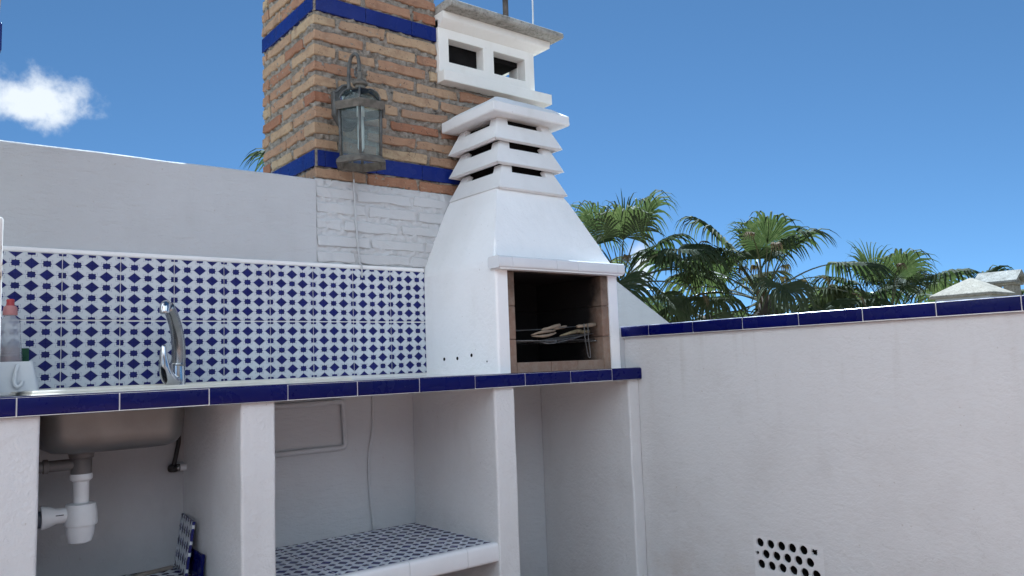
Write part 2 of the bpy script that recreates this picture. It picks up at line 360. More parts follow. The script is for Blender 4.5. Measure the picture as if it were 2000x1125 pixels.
# ------------------------------------------------------------------ mesh helpers (all coordinates are world metres)
WL = {}
def thing(name, label, cat, loc=(0, 0, 0), group=None):
    o = bpy.data.objects.new(name, None); COL.objects.link(o); o.empty_display_size = 0.05
    o.location = loc; WL[o] = Vector(loc); o['label'] = label; o['category'] = cat
    if group: o['group'] = group
    return o
def tag(o, label, cat, group=None):
    o['label'] = label; o['category'] = cat
    if group: o['group'] = group
    return o
def struct(o): o['kind'] = 'structure'; return o
def attach(o, parent, loc):
    WL[o] = Vector(loc)
    if parent is not None:
        o.parent = parent; o.location = Vector(loc) - WL[parent]
    else: o.location = loc
def finish(name, bm, mat, parent=None, smooth=False, origin=None, recalc=True):
    if recalc: bmesh.ops.recalc_face_normals(bm, faces=bm.faces)
    vs = [v.co for v in bm.verts]
    if origin is None:
        mn = Vector((min(v.x for v in vs), min(v.y for v in vs), min(v.z for v in vs))); mx = Vector((max(v.x for v in vs), max(v.y for v in vs), max(v.z for v in vs)))
        origin = (mn + mx) / 2
    origin = Vector(origin)
    bmesh.ops.translate(bm, verts=bm.verts, vec=-origin)
    me = bpy.data.meshes.new(name); bm.to_mesh(me); bm.free()
    if smooth: me.shade_smooth()
    me.materials.append(MAT[mat] if isinstance(mat, str) else mat)
    o = bpy.data.objects.new(name, me); COL.objects.link(o)
    attach(o, parent, origin); return o
def obj_from_mesh(name, me, loc, parent=None, rot=None, scale=None):
    o = bpy.data.objects.new(name, me); COL.objects.link(o); attach(o, parent, loc)
    if rot: o.rotation_euler = rot
    if scale: o.scale = scale
    return o
def bm_box(bm, x0, x1, y0, y1, z0, z1, bev=0.0, seg=2):
    g = bmesh.ops.create_cube(bm, size=1.0)
    for v in g['verts']:
        v.co = Vector((x0 + (v.co.x + .5) * (x1 - x0), y0 + (v.co.y + .5) * (y1 - y0), z0 + (v.co.z + .5) * (z1 - z0)))
    if bev > 0:
        es = list({e for v in g['verts'] for e in v.link_edges})
        bmesh.ops.bevel(bm, geom=es, offset=bev, segments=seg, profile=0.5, affect='EDGES')
def box(name, x0, x1, y0, y1, z0, z1, mat, parent=None, bev=0.0, seg=2, smooth=False):
    bm = bmesh.new(); bm_box(bm, x0, x1, y0, y1, z0, z1, bev, seg)
    return finish(name, bm, mat, parent, smooth)
def bull(name, axis, x0, x1, y0, y1, z0, z1, mat, parent, bev=.009, seg=3):
    '''a tile rounded only along its run, with crisp ends'''
    bm = bmesh.new(); bm_box(bm, x0, x1, y0, y1, z0, z1)
    k = 'xyz'.index(axis)
    bmesh.ops.bevel(bm, geom=[e for e in bm.edges if abs(e.verts[0].co[k] - e.verts[1].co[k]) > 1e-5], offset=bev, segments=seg, profile=.5, affect='EDGES')
    o = finish(name, bm, mat, parent, True); o.data.set_sharp_from_angle(angle=math.radians(40)); return o
def bm_tube(bm, pts, rad, n=8, cap=True):
    pts = [Vector(p) for p in pts]; rings = []
    rads = rad if isinstance(rad, (list, tuple)) else [rad] * len(pts)
    prev = None
    for i, p in enumerate(pts):
        d = (pts[min(i + 1, len(pts) - 1)] - pts[max(i - 1, 0)]).normalized()
        if prev is None:
            a = Vector((0, 0, 1)) if abs(d.z) < 0.9 else Vector((1, 0, 0)); u = d.cross(a).normalized()
        else: u = (prev - d * prev.dot(d)).normalized()
        prev = u; w = d.cross(u)
        rings.append([bm.verts.new(p + (u * math.cos(2 * math.pi * k / n) + w * math.sin(2 * math.pi * k / n)) * rads[i]) for k in range(n)])
    for a, b in zip(rings, rings[1:]):
        for k in range(n): bm.faces.new((a[k], a[(k + 1) % n], b[(k + 1) % n], b[k]))
    if cap: bm.faces.new(rings[0][::-1]); bm.faces.new(rings[-1])
def tube(name, pts, rad, mat, parent=None, n=8):
    bm = bmesh.new(); bm_tube(bm, pts, rad, n); return finish(name, bm, mat, parent, True)
def spline(pts, n=6):
    pts = [Vector(p) for p in pts]; out = []
    for i in range(len(pts) - 1):
        p0 = pts[max(i - 1, 0)]; p1 = pts[i]; p2 = pts[i + 1]; p3 = pts[min(i + 2, len(pts) - 1)]
        for k in range(n):
            t = k / n
            out.append(0.5 * ((2 * p1) + (p2 - p0) * t + (2 * p0 - 5 * p1 + 4 * p2 - p3) * t * t + (3 * p1 - p0 - 3 * p2 + p3) * t ** 3))
    out.append(pts[-1]); return out
def bm_lathe(bm, c, prof, n=24, ax='z'):
    rings = []
    for r, h in prof:
        ring = []
        for k in range(n):
            a = 2 * math.pi * k / n; u, v = r * math.cos(a), r * math.sin(a)
            co = (u, v, h) if ax == 'z' else ((h, u, v) if ax == 'x' else (u, h, v))
            ring.append(bm.verts.new(Vector(c) + Vector(co)))
        rings.append(ring)
    for a, b in zip(rings, rings[1:]):
        for k in range(n): bm.faces.new((a[k], a[(k + 1) % n], b[(k + 1) % n], b[k]))
    bm.faces.new(rings[0][::-1]); bm.faces.new(rings[-1])
def lathe(name, c, prof, mat, parent=None, n=24, ax='z', smooth=True):
    bm = bmesh.new(); bm_lathe(bm, c, prof, n, ax)
    o = finish(name, bm, mat, parent, smooth)
    if smooth and n > 8: o.data.set_sharp_from_angle(angle=math.radians(40))
    return o
def grid_solid(bm, us, vs, solid, d0, d1, axis):
    f = {'x': lambda u, v, d: (d, u, v), 'y': lambda u, v, d: (u, d, v), 'z': lambda u, v, d: (u, v, d)}[axis]
    V = {}
    def vert(i, j, k):
        if (i, j, k) not in V: V[(i, j, k)] = bm.verts.new(f(us[i], vs[j], d1 if k else d0))
        return V[(i, j, k)]
    nu, nv = len(us) - 1, len(vs) - 1
    S_ = lambda i, j: 0 <= i < nu and 0 <= j < nv and solid(i, j)
    for i in range(nu):
        for j in range(nv):
            if not S_(i, j): continue
            for k in (0, 1): bm.faces.new([vert(i, j, k), vert(i + 1, j, k), vert(i + 1, j + 1, k), vert(i, j + 1, k)])
            for (di, dj, a, b) in ((-1, 0, (i, j), (i, j + 1)), (1, 0, (i + 1, j), (i + 1, j + 1)), (0, -1, (i, j), (i + 1, j)), (0, 1, (i, j + 1), (i + 1, j + 1))):
                if not S_(i + di, j + dj): bm.faces.new([vert(*a, 0), vert(*b, 0), vert(*b, 1), vert(*a, 1)])
def soften(o, w=0.006, seg=2):
    b = o.modifiers.new('soft_edges', 'BEVEL'); b.width = w; b.segments = seg; b.limit_method = 'ANGLE'; b.angle_limit = math.radians(35); b.harden_normals = False
    return o
def loft(bm, rings, close_top=True, close_bot=True):
    R = [[bm.verts.new(p) for p in r] for r in rings]; n = len(R[0])
    for a, b in zip(R, R[1:]):
        for k in range(n): bm.faces.new((a[k], a[(k + 1) % n], b[(k + 1) % n], b[k]))
    if close_bot: bm.faces.new(R[0][::-1])
    if close_top: bm.faces.new(R[-1])
def rect(x0, x1, y0, y1, z): return [(x0, y0, z), (x1, y0, z), (x1, y1, z), (x0, y1, z)]

# ================================================================== SETTING
struct(box('ground', -1500, 1500, -1500, 1500, -5.4, -5.0, 'ground'))
struct(box('terrace_floor', -7.0, 3.2, -11.0, 0.25, -0.40, -0.10, 'floor'))
hs = thing('fill_house', 'white rendered house with deep porch, unseen, added to bounce sun onto the barbecue terrace', 'fill_house', (-2, -7.5, -0.10))  # unseen, added to bounce sunlight onto the shaded walls
soften(box('fill_wing_wall', -7, -3.4, -8.9, 1.5, 2.5, 8.0, 'smooth_plaster', hs), .02)
box('fill_porch_wall', -7, -6.6, -8.9, 1.5, -0.10, 2.5, 'plaster', hs)  # added porch recess, keeps low light off the bays and blue tiles
for y in (-5.6, -2.2, 1.2): soften(box('fill_porch_pillar', -3.8, -3.45, y - .2, y + .2, -0.10, 2.5, 'plaster', hs), .01)
soften(box('fill_upper_wall', -3.4, 6, -11.0, -8.0, 2.7, 8.5, 'plaster', hs), .02)
box('fill_porch_wall', -3.4, 6, -11.2, -11.0, -0.10, 8.5, 'plaster', hs)
for x in (-2.2, 1.6): soften(box('fill_porch_pillar', x - .2, x + .2, -8.95, -8.55, -0.10, 2.7, 'plaster', hs), .01)


def noisy_slab(bm, axis, d_face, d_back, u0, u1, v0, v1, step, amp, outward, seed):
    """a slab whose outer face is a rough displaced grid; axis is the normal axis"""
    nu = max(2, int((u1 - u0) / step)); nv = max(2, int((v1 - v0) / step)); G = []
    f = {'x': lambda u, v, d: Vector((d, u, v)), 'y': lambda u, v, d: Vector((u, d, v))}[axis]
    for i in range(nu + 1):
        col = []
        for j in range(nv + 1):
            u = u0 + (u1 - u0) * i / nu; v = v0 + (v1 - v0) * j / nv
            q = Vector((u * 38 + seed, v * 46, seed * 3.1)); h = noise.noise(q) * 0.7 + noise.noise(q * 2.7) * 0.5
            col.append(bm.verts.new(f(u, v, d_face + outward * amp * h)))
        G.append(col)
    for i in range(nu):
        for j in range(nv): bm.faces.new((G[i][j], G[i + 1][j], G[i + 1][j + 1], G[i][j + 1]))
    B = [bm.verts.new(f(u, v, d_back)) for u, v in ((u0, v0), (u1, v0), (u1, v1), (u0, v1))]
    bm.faces.new(B[::-1])
    edges = [([G[i][0] for i in range(nu + 1)], B[0], B[1]), ([G[nu][j] for j in range(nv + 1)], B[1], B[2]),
             ([G[i][nv] for i in range(nu, -1, -1)], B[2], B[3]), ([G[0][j] for j in range(nv, -1, -1)], B[3], B[0])]
    for ring, a, b in edges: bm.faces.new([a] + ring + [b])

# ---- rough bricks: a few meshes shared by every brick
def brick_mesh(seed):
    bm = bmesh.new(); bm_box(bm, -.12, .12, -.0575, .0575, -.025, .025)
    es = [e for e in bm.edges if abs(e.verts[0].co.x - e.verts[1].co.x) > 0.1]
    bmesh.ops.subdivide_edges(bm, edges=es, cuts=4)
    bmesh.ops.bevel(bm, geom=[e for e in bm.edges if e.calc_face_angle(0) > 1.0], offset=0.004, segments=1, affect='EDGES')
    r = random.Random(seed)
    for v in bm.verts:
        q = v.co * 17 + Vector((seed * 7.3, 0, 0))
        v.co += Vector((noise.noise(q) * .009, noise.noise(q + Vector((9, 0, 0))) * .006, noise.noise(q + Vector((0, 9, 0))) * .009))
    me = bpy.data.meshes.new('brick'); bmesh.ops.recalc_face_normals(bm, faces=bm.faces); bm.to_mesh(me); bm.free()
    return me
BRICKS = [brick_mesh(s) for s in range(10)]
PBRICKS = []
for s in range(10):
    BRICKS[s].materials.append(MAT['brick'])
    c = BRICKS[s].copy(); c.materials.clear(); c.materials.append(MAT['painted_brick']); PBRICKS.append(c)
def lay(parent, pool, a, b, z0, h, face, along, depth=0.115, back=1):
    """one brick from a to b along x or y, its outer face on the coordinate `face`"""
    Lb = b - a; me = rnd.choice(pool); s = (Lb / .24, depth / .115, h / .05)
    j = rnd.uniform(-.003, .002)
    if along == 'x':
        loc = ((a + b) / 2, face + back * depth / 2 + j, z0 + h / 2); rz = rnd.choice((0, math.pi))
    else:
        loc = (face + back * depth / 2 + j, (a + b) / 2, z0 + h / 2); rz = math.pi / 2 + rnd.choice((0, math.pi))
    return obj_from_mesh('brick', me, loc, parent, (rnd.uniform(-.008, .008), rnd.uniform(-.006, .006), rz + rnd.uniform(-.006, .006)), s)
def course(parent, pool, a, b, z0, h, face, along, gap=0.021, first=None):
    x = a; k = 0
    while x < b - 0.03:
        Lb = first if (k == 0 and first) else rnd.choice((.27, .28, .26, .29, .275, .25, .265, .13 if rnd.random() < .5 else .27))
        e = min(x + Lb, b)
        if b - e < 0.05: e = b
        if e - x > 0.035: lay(parent, pool, x, e, z0 + rnd.uniform(-.003, .003), h * rnd.uniform(.93, 1.05), face, along)
        x = e + gap * rnd.uniform(.7, 1.5); k += 1

# ================================================================== BACK WALL with tiles and painted brick
bw = thing('back_wall', 'long white plastered wall with patterned tile splashback and painted brick patch', 'wall', (0.5, 0.14, 0))
bm = bmesh.new()
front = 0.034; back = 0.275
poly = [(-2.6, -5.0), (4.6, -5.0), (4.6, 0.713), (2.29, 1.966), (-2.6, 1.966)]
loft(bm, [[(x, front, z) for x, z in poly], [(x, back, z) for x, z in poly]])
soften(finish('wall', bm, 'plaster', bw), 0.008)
# plaster coat left of the painted brick, and below the tiles behind the counter; uneven top edge
bm = bmesh.new()
n = 60
topz = lambda x: 1.967 + 0.006 * noise.noise(Vector((x * 4, 3, 0))) + 0.002 * noise.noise(Vector((x * 17, 1, 0)))
xs = [-2.6 + (1.028 + 2.6) * i / n for i in range(n + 1)]
rings = []
for x in xs: rings.append([(x, 0.012, -.12), (x, 0.012, topz(x) - .006), (x, 0.018, topz(x)), (x, 0.27, topz(x)), (x, 0.27, -.12)])
loft(bm, rings)
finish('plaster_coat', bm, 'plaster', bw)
bm = bmesh.new(); grid_solid(bm, [1.028, 1.60, 2.4205], [-.12, .99, 1.575], lambda i, j: i == 0 or j == 0, 0.012, 0.0345, 'y'); finish('plaster_coat', bm, 'plaster', bw)
# rough painted mortar behind the white bricks
bm = bmesh.new(); noisy_slab(bm, 'y', 0.019, 0.04, 1.03, 1.84, 1.56, 1.972, 0.007, 0.015, -1, 4.2)
finish('mortar', bm, 'painted_brick', bw, True)
for k in range(5):
    z = 1.582 + k * 0.0765
    course(bw, PBRICKS, 1.032, 1.84, z, 0.050, 0.011, 'x', 0.02, first=(.19, .27, .12, .25, .20)[k])
# splashback
box('bay_shade_panel', -.150, .440, .0035, .0118, .335, .983, 'bay_shade', bw)  # grey panel painting the shade at the back of the sink bay
box('grout_bed', -0.62, 1.595, -0.0035, 0.0125, 1.036, 1.5535, 'grout', bw)
box('trim_strip', -0.62, 1.597, -0.006, 0.0125, 1.5537, 1.572, 'smooth_plaster', bw, 0.005)
PT = {}
def pat_tile(name, parent, loc, rot=None, u0=-.0985, u1=.0985, v0=-.1235, v1=.1235, th=0.005, scale=None):
    key = (round(u0, 4), round(u1, 4), round(v0, 4), round(v1, 4), th)
    if key not in PT:
        bm = bmesh.new(); bm_box(bm, u0, u1, -th, th, v0, v1, 0.0015, 1)
        me = bpy.data.meshes.new('tile'); bm.to_mesh(me); bm.free(); me.materials.append(MAT['pattern']); PT[key] = me
    return obj_from_mesh(name, PT[key], loc, parent, rot, scale)
for i in range(-3, 8):
    for zc in (1.1755, 1.4285):
        w = .0985 if i < 7 else .0955
        pat_tile('tile', bw, (0.1 + .2 * i, -0.0015 + rnd.uniform(-.0006, .0006), zc + rnd.uniform(-.0007, .0007)), (rnd.uniform(-.004, .004), 0, rnd.uniform(-.004, .004)), u1=w)

# ================================================================== BRICK CHIMNEY
ch = thing('brick_chimney', 'tall old brick chimney with two bands of blue tile behind the barbecue', 'chimney', (1.4, 0.34, 1.9))
XL, XR, YF, YB, XS = 1.03, 1.725, 0.02, 0.665, 2.40
bm = bmesh.new()
bm_box(bm, XL + .03, XR - .004, YF + .03, YB, 1.70, 3.22); bm_box(bm, XR - .02, XS, YF + .03, YB - .03, 1.70, 2.568)
finish('core', bm, 'mortar', ch)
bm = bmesh.new(); noisy_slab(bm, 'y', YF + .009, YF + .05, XL + .012, XR - .006, 1.962, 3.215, 0.0075, 0.020, -1, 1.3); finish('mortar', bm, 'mortar', ch, True)
bm = bmesh.new(); noisy_slab(bm, 'y', YF + .009, YF + .05, XR - .006, XS, 1.962, 2.566, 0.0075, 0.020, -1, 2.3); finish('mortar', bm, 'mortar', ch, True)
bm = bmesh.new(); noisy_slab(bm, 'x', XL + .009, XL + .05, YF + .012, YB, 1.962, 3.215, 0.0075, 0.020, -1, 7.7); finish('mortar', bm, 'mortar', ch, True)
P = 0.0757; BH = 0.0475
zs = [1.975] + [2.120 + k * P for k in range(9)] + [2.880 + k * P for k in range(4)]
for k, z in enumerate(zs):
    h = BH if k else 0.052
    xr = XS if z < 2.50 else XR
    if k % 2 == 0:
        course(ch, BRICKS, XL, xr, z, h, YF, 'x', first=(.262, .25, .13, .255)[(k // 2) % 4])
        course(ch, BRICKS, YF + .115 + .016, YB, z, h, XL, 'y', first=(.13, .25, .2)[k % 3])
    else:
        course(ch, BRICKS, XL + .115 + .018, xr, z, h, YF, 'x', first=(.25, .19, .26)[k % 3])
        course(ch, BRICKS, YF, YB, z, h, XL, 'y', first=(.24, .255)[k % 2])
def band(z0, z1, cuts_x, cuts_y):
    for a, b in zip(cuts_x, cuts_x[1:]):
        box('band_tile', a + .0012, b - .0012, YF - .003, YF + .02, z0, z1, 'band_blue', ch, 0.0015, 1)
    for a, b in zip(cuts_y, cuts_y[1:]):
        box('band_tile', XL - .003, XL + .02, a + .0012, b - .0012, z0, z1, 'band_blue', ch, 0.0015, 1)
band(2.034, 2.110, [XL + .012, 1.08, 1.35, 1.615, 1.88, 2.15, XS], [YF + .004, .15, .42, YB])
band(2.792, 2.868, [XL + .012, 1.308, 1.574, XR], [YF + .004, .20, .467, YB])
box('corner_mortar', XL + .001, XL + .012, YF + .001, YF + .012, 2.03, 2.112, 'mortar', ch)
box('corner_mortar', XL + .001, XL + .012, YF + .001, YF + .012, 2.79, 2.87, 'mortar', ch)
soften(box('top_slab', XL - .06, XR + .06, YF - .06, YB + .06, 3.22, 3.29, 'lichen', ch), 0.01)

# ================================================================== WHITE VENT STACK
vs_ = thing('vent_stack', 'white rendered flue outlet with two square openings under a grey lichened slab', 'chimney', (2.06, 0.3, 2.568))
bm = bmesh.new()
xs = [1.727, 1.791, 2.021, 2.093, 2.320, 2.387]; zz = [2.625, 2.690, 2.818, 2.915]
grid_solid(bm, xs, zz, lambda i, j: not (i in (1, 3) and j == 1), 0.0, 0.07, 'y')
grid_solid(bm, xs, zz, lambda i, j: not (i in (1, 3) and j == 1), 0.52, 0.59, 'y')
grid_solid(bm, [0.0702, .15, .44, 0.5198], zz, lambda i, j: not (i == 1 and j == 1), 2.318, 2.387, 'x')
grid_solid(bm, [0.0702, 0.5198], [2.625, 2.915], lambda i, j: True, 1.727, 1.79, 'x')
soften(finish('body', bm, 'cream', vs_), 0.004)
soften(box('ledge', 1.729, 2.480, -0.042, 0.64, 2.568, 2.629, 'cream', vs_), 0.005)
bm = bmesh.new()   # coved cornice
loft(bm, [rect(1.727, 2.389, -0.002, 0.592, 2.868), rect(1.727, 2.44, -.034, .63, 2.893), rect(1.727, 2.475, -.046, .645, 2.905), rect(1.727, 2.478, -.047, .65, 2.944)])
soften(finish('cornice', bm, 'cream', vs_), 0.003)
bm = bmesh.new()
loft(bm, [rect(1.728, 2.512, -0.118, 0.72, 2.9445), rect(1.728, 2.520, -.124, .725, 2.955), rect(1.728, 2.518, -.122, .725, 2.978), rect(1.728, 2.49, -.09, .69, 2.992)])
soften(finish('roof_slab', bm, 'lichen', vs_), 0.006)
box('flue_dark_fill', 1.792, 2.317, 0.0705, 0.5195, 2.60, 2.640, 'soot_shade_black', vs_)  # black blocks that paint the shade inside the openings
box('flue_dark_fill', 1.792, 2.10, 0.0712, 0.5188, 2.6405, 2.90, 'soot_shade_black', vs_)
box('flue_dark_fill', 2.1005, 2.317, 0.0712, 0.5188, 2.792, 2.90, 'soot_shade_black', vs_)
pole = thing('roof_pole', 'thin rusty metal pole rising from the grey slab of the flue outlet', 'pole', (2.40, 0.26, 2.99))
tube('shaft', [(2.40, .26, 2.985), (2.402, .262, 3.6), (2.405, .262, 4.3)], 0.018, 'rust_pole', pole, 10)
lathe('collar', (2.4005, .26, 3.335), [(.0185, -.012), (.0225, -.01), (.0225, .01), (.0185, .012)], 'rust_pole', pole, 12)
tag(tube('aerial_cable', spline([(2.478, .10, 2.985), (2.476, .10, 3.06), (2.482, .10, 3.2), (2.49, .11, 3.5), (2.52, .14, 4.1)]), 0.005, 'white_cable', None, 6), 'thin white cable rising from the right end of the grey slab', 'cable')
tag(tube('roof_wire', spline([(2.02, .2, 2.99), (2.08, .2, 3.10), (2.13, .2, 3.16), (2.24, .2, 3.12), (2.33, .22, 2.99)]), 0.004, 'dark_pipe', None, 6), 'thin dark wire looping over the grey slab near the pole', 'wire')

# ================================================================== BARBECUE
bq = thing('barbecue', 'white masonry barbecue with tapering hood and louvred chimney on the counter', 'barbecue', (1.98, -0.29, 1.037))
bm = bmesh.new()
def arc(cx_, cy_, r, a0, n=5): return [(cx_ + r * math.cos(math.radians(a0 + 90 * k / n)), cy_ + r * math.sin(math.radians(a0 + 90 * k / n))) for k in range(n + 1)]
fp = [(1.595, .036)] + arc(1.607, -.583, .012, 180) + [(1.660, -.595), (1.660, -.050), (2.300, -.050), (2.300, -.595)] + arc(2.358, -.583, .012, 270) + [(2.370, .036)]
loft(bm, [[(x, y, 1.036) for x, y in fp], [(x, y, 1.500) for x, y in fp]])
finish('body', bm, 'smooth_plaster', bq)
bm = bmesh.new()
xa, xb = 1.595, 2.370; rings = []
for z, dx, dy in ((1.5003, 0, 0), (1.525, .001, .005), (1.548, .006, .014), (1.575, .017, .026)):
    rings.append(rect(xa + dx, xb - dx, -.595 + dy, 0.0355, z))
for k in range(1, 9):
    t = k / 8; z = 1.575 + (1.930 - 1.575) * t
    rings.append(rect(xa + .017 + (1.768 - xa - .017) * t, xb - .017 + (2.198 - xb + .017) * t, -.566 + (.566 - .405) * t, 0.0335 - .03 * t, z))
loft(bm, rings)
bmesh.ops.bevel(bm, geom=[e for e in bm.edges if abs(e.verts[0].co.z - e.verts[1].co.z) > .01], offset=0.010, segments=3, affect='EDGES')
hood = finish('hood', bm, 'smooth_plaster', bq)
hc = 1.983
def tier(z0, hw, yf, yb, inx, iny, hgt, parent):
    bm = bmesh.new()
    O = [Vector((hc - hw, yf, z0)), Vector((hc + hw, yf, z0)), Vector((hc + hw, yb, z0)), Vector((hc - hw, yb, z0))]
    T = [Vector((hc - hw + inx, yf + iny, z0 + hgt)), Vector((hc + hw - inx, yf + iny, z0 + hgt)), Vector((hc + hw - inx, yb - iny * .9, z0 + hgt)), Vector((hc - hw + inx, yb - iny * .9, z0 + hgt))]
    for k in range(4):
        a, b, c, d = O[k], O[(k + 1) % 4], T[(k + 1) % 4], T[k]
        nrm = (b - a).cross(d - a).normalized()
        ctr = Vector((hc, (yf + yb) / 2, z0))
        if nrm.dot((a + b) / 2 - ctr) < 0: nrm = -nrm
        sub = bmesh.new(); grid_solid(sub, [0, .19, .82, 1], [0, .71, 1.0], lambda i, j: not (i == 1 and j == 1), 0.0, 1.0, 'y')
        for v in sub.verts:
            u, dd, w = v.co
            if dd > .5: u = .05 + u * .9
            q = (a * (1 - u) + b * u) * (1 - w) + (d * (1 - u) + c * u) * w
            q -= nrm * (0.022 * dd)
            q.z += noise.noise(q * 60) * .0016
            v.co = q
        tmp = bpy.data.meshes.new('t'); sub.to_mesh(tmp); sub.free(); bm.from_mesh(tmp); bpy.data.meshes.remove(tmp)
    # soffit ring with a rough lower lip
    o = [bm.verts.new(p - Vector((0, 0, .0012))) for p in O]
    i_ = [bm.verts.new(Vector((hc + (p.x - hc) * .66, (yf + yb) / 2 + (p.y - (yf + yb) / 2) * .66, z0 + .012))) for p in O]
    for k in range(4): bm.faces.new((o[k], o[(k + 1) % 4], i_[(k + 1) % 4], i_[k]))
    ob = finish('louvre', bm, 'cast', parent); soften(ob, 0.004); return ob
tier(1.926, .224, -.433, -.002, .060, .050, .128, bq)
tier(2.054, .219, -.418, .002, .056, .048, .122, bq)
tier(2.174, .221, -.412, -.000, .056, .048, .122, bq)
box('flue', hc - .13, hc + .13, -.34, -.07, 1.90, 2.30, 'soot_shade_black', bq)
bm = bmesh.new()
loft(bm, [rect(hc - .243, hc + .243, -.438, .008, 2.2935), rect(hc - .247, hc + .247, -.443, .010, 2.300), rect(hc - .246, hc + .246, -.441, .010, 2.344),
          rect(hc - .185, hc + .185, -.376, -.05, 2.388), rect(hc - .118, hc + .118, -.305, -.125, 2.424), rect(hc - .09, hc + .09, -.28, -.15, 2.428)])
bmesh.ops.subdivide_edges(bm, edges=list(bm.edges), cuts=3, use_grid_fill=True)
for v in bm.verts: v.co += Vector((0, 0, 1)) * noise.noise(v.co * 22) * .004
soften(finish('cap', bm, 'cast', bq), 0.006)
# mantel tiles
for a, b in zip([1.578, 1.657, 1.92, 2.055, 2.325], [1.657, 1.92, 2.055, 2.325, 2.375]):
    bull('mantel_tile', 'x', a + .0008, b - .0008, -.643, -.56, 1.5035, 1.557, 'white_tile', bq, .012)
box('side_fillet', 2.3695, 2.4205, -.572, .034, 1.036, 1.2425, 'plaster', bq)
box('mantel_bed', 1.590, 2.365, -.636, -.56, 1.498, 1.550, 'grout', bq)
# refractory blocks
for a, b in ((1.0365, 1.187), (1.1885, 1.337), (1.3385, 1.4965)):
    box('block', 1.6605, 1.702, -.591, -.05, a, b, 'soot', bq, 0.004, 2)
    box('block', 2.252, 2.2995, -.591, -.05, a + .01 if a > 1.1 else a, b + .01 if b < 1.4 else b, 'soot', bq, 0.004, 2)
for a, b in ((1.7025, 1.907), (1.9085, 2.075), (2.0765, 2.2515)):
    box('block', a, b, -.589, -.515, 1.0365, 1.084, 'soot', bq, 0.004, 2)
for r in range(3):
    for a, b in ((1.702, 1.88), (1.882, 2.07), (2.072, 2.252)):
        box('block', a, b, -.10, -.051, 1.055 + r * .149, 1.202 + r * .149, 'soot', bq, 0.003, 1)
box('firebox_floor', 1.7025, 2.2515, -.514, -.1005, 1.0365, 1.056, 'soot_shade_black', bq)
box('lintel', 1.661, 2.2995, -.592, -.0505, 1.4970, 1.5002, 'soot', bq)
for y, z in ((-.167, 1.113), (-.278, 1.114), (-.393, 1.125), (-.51, 1.094)):
    r = .0085 if y > -.45 else .004
    lathe('vent_hole_disc', (1.5950, y, z), [(r, -.0012), (r * .8, .006)], 'soot_shade_black', bq, 12, 'x')  # black disc in place of the shade inside an open hole

# ================================================================== COUNTER
ct = thing('counter', 'white masonry counter with rounded blue edge tiles and open bays', 'counter', (0.9, -0.3, 0))
bm = bmesh.new()
grid_solid(bm, [-1.35, -.135, .335, 2.42], [-.655, -.505, -.125, .0335], lambda i, j: not (i == 1 and j == 1), .984, 1.0355, 'z')
finish('slab', bm, 'grout', ct)
for x0, x1 in ((-.75, -.15), (.440, .560), (1.520, 1.630), (2.347, 2.4205)):
    bm = bmesh.new(); bm_box(bm, x0, x1, -.655, .014, -.11, .9835)
    bmesh.ops.subdivide_edges(bm, edges=[e for e in bm.edges if abs(e.verts[0].co.z - e.verts[1].co.z) > .5], cuts=14)
    for v in bm.verts:
        if v.co.y < -.5: v.co += Vector((noise.noise(v.co * 5) * .003, noise.noise(v.co * 5 + Vector((5, 0, 0))) * .002, 0))
    soften(finish('pillar', bm, 'roughcast', ct), 0.009, 3)
cuts = [-.212 + .2695 * k for k in range(-4, 10)] + [2.421]
for a, b in zip(cuts, cuts[1:]):
    if b < -1.3: continue
    bull('edge_tile', 'x', a + .0019, b - .0019, -.678 + rnd.uniform(-.0008, .0008), -.6555, .9795, 1.0385, 'blue', ct)
    box('edge_tile_top', a + .0009, b - .0009, -.662, -.625, 1.0357, 1.0387, 'blue', ct, 0.001, 1)
box('edge_grout', -1.3, 2.419, -.6755, -.6552, .981, 1.036, 'grout', ct)
def shelf(x0, x1, joints):
    sh = box('shelf', x0 + .0005, x1 - .0005, -.612, .0115, .262, .3245, 'smooth_plaster', ct)
    Rm = Matrix(((0, 0, 1), (1, 0, 0), (0, 1, 0))).to_euler()      # tile u -> +y, v -> +x, thickness -> +z
    ys = [(-.600, -.397), (-.397, -.193), (-.193, .0115)]
    jj = [x0] + joints + [x1]
    for a, b in zip(jj, jj[1:]):
        for c, d in ys:
            full = .2725; sv = full / .25
            if b == x1 and len(joints): ctr = a + full / 2
            else: ctr = b - full / 2
            pat_tile('tile', sh, ((0, 0, 0)), Rm, u0=-(d - c) / 2 + .0015, u1=(d - c) / 2 - .0015, v0=(a + .0015 - ctr) / sv, v1=(b - .0015 - ctr) / sv, th=.0045, scale=(1, 1, sv)).location = Vector((ctr, (c + d) / 2, .3285)) - WL[sh]
    box('grout', x0 + .001, x1 - .001, -.600, .0110, .3247, .3318, 'grout', sh)
    e = list(jj)
    if len(e) == 2: e = [x0, x0 + .13, x0 + .40, x1]
    for a, b in zip(e, e[1:]):
        bull('edge_tile', 'x', a + .0009, b - .0009, -.648, -.6005, .258, .337, 'white_tile', sh, .014)
    box('edge_grout', x0 + .001, x1 - .001, -.640, -.6125, .2600, .333, 'grout', sh)
shelf(.560, 1.520, [.818, 1.090, 1.362])
shelf(-.150, .440, [.1675])

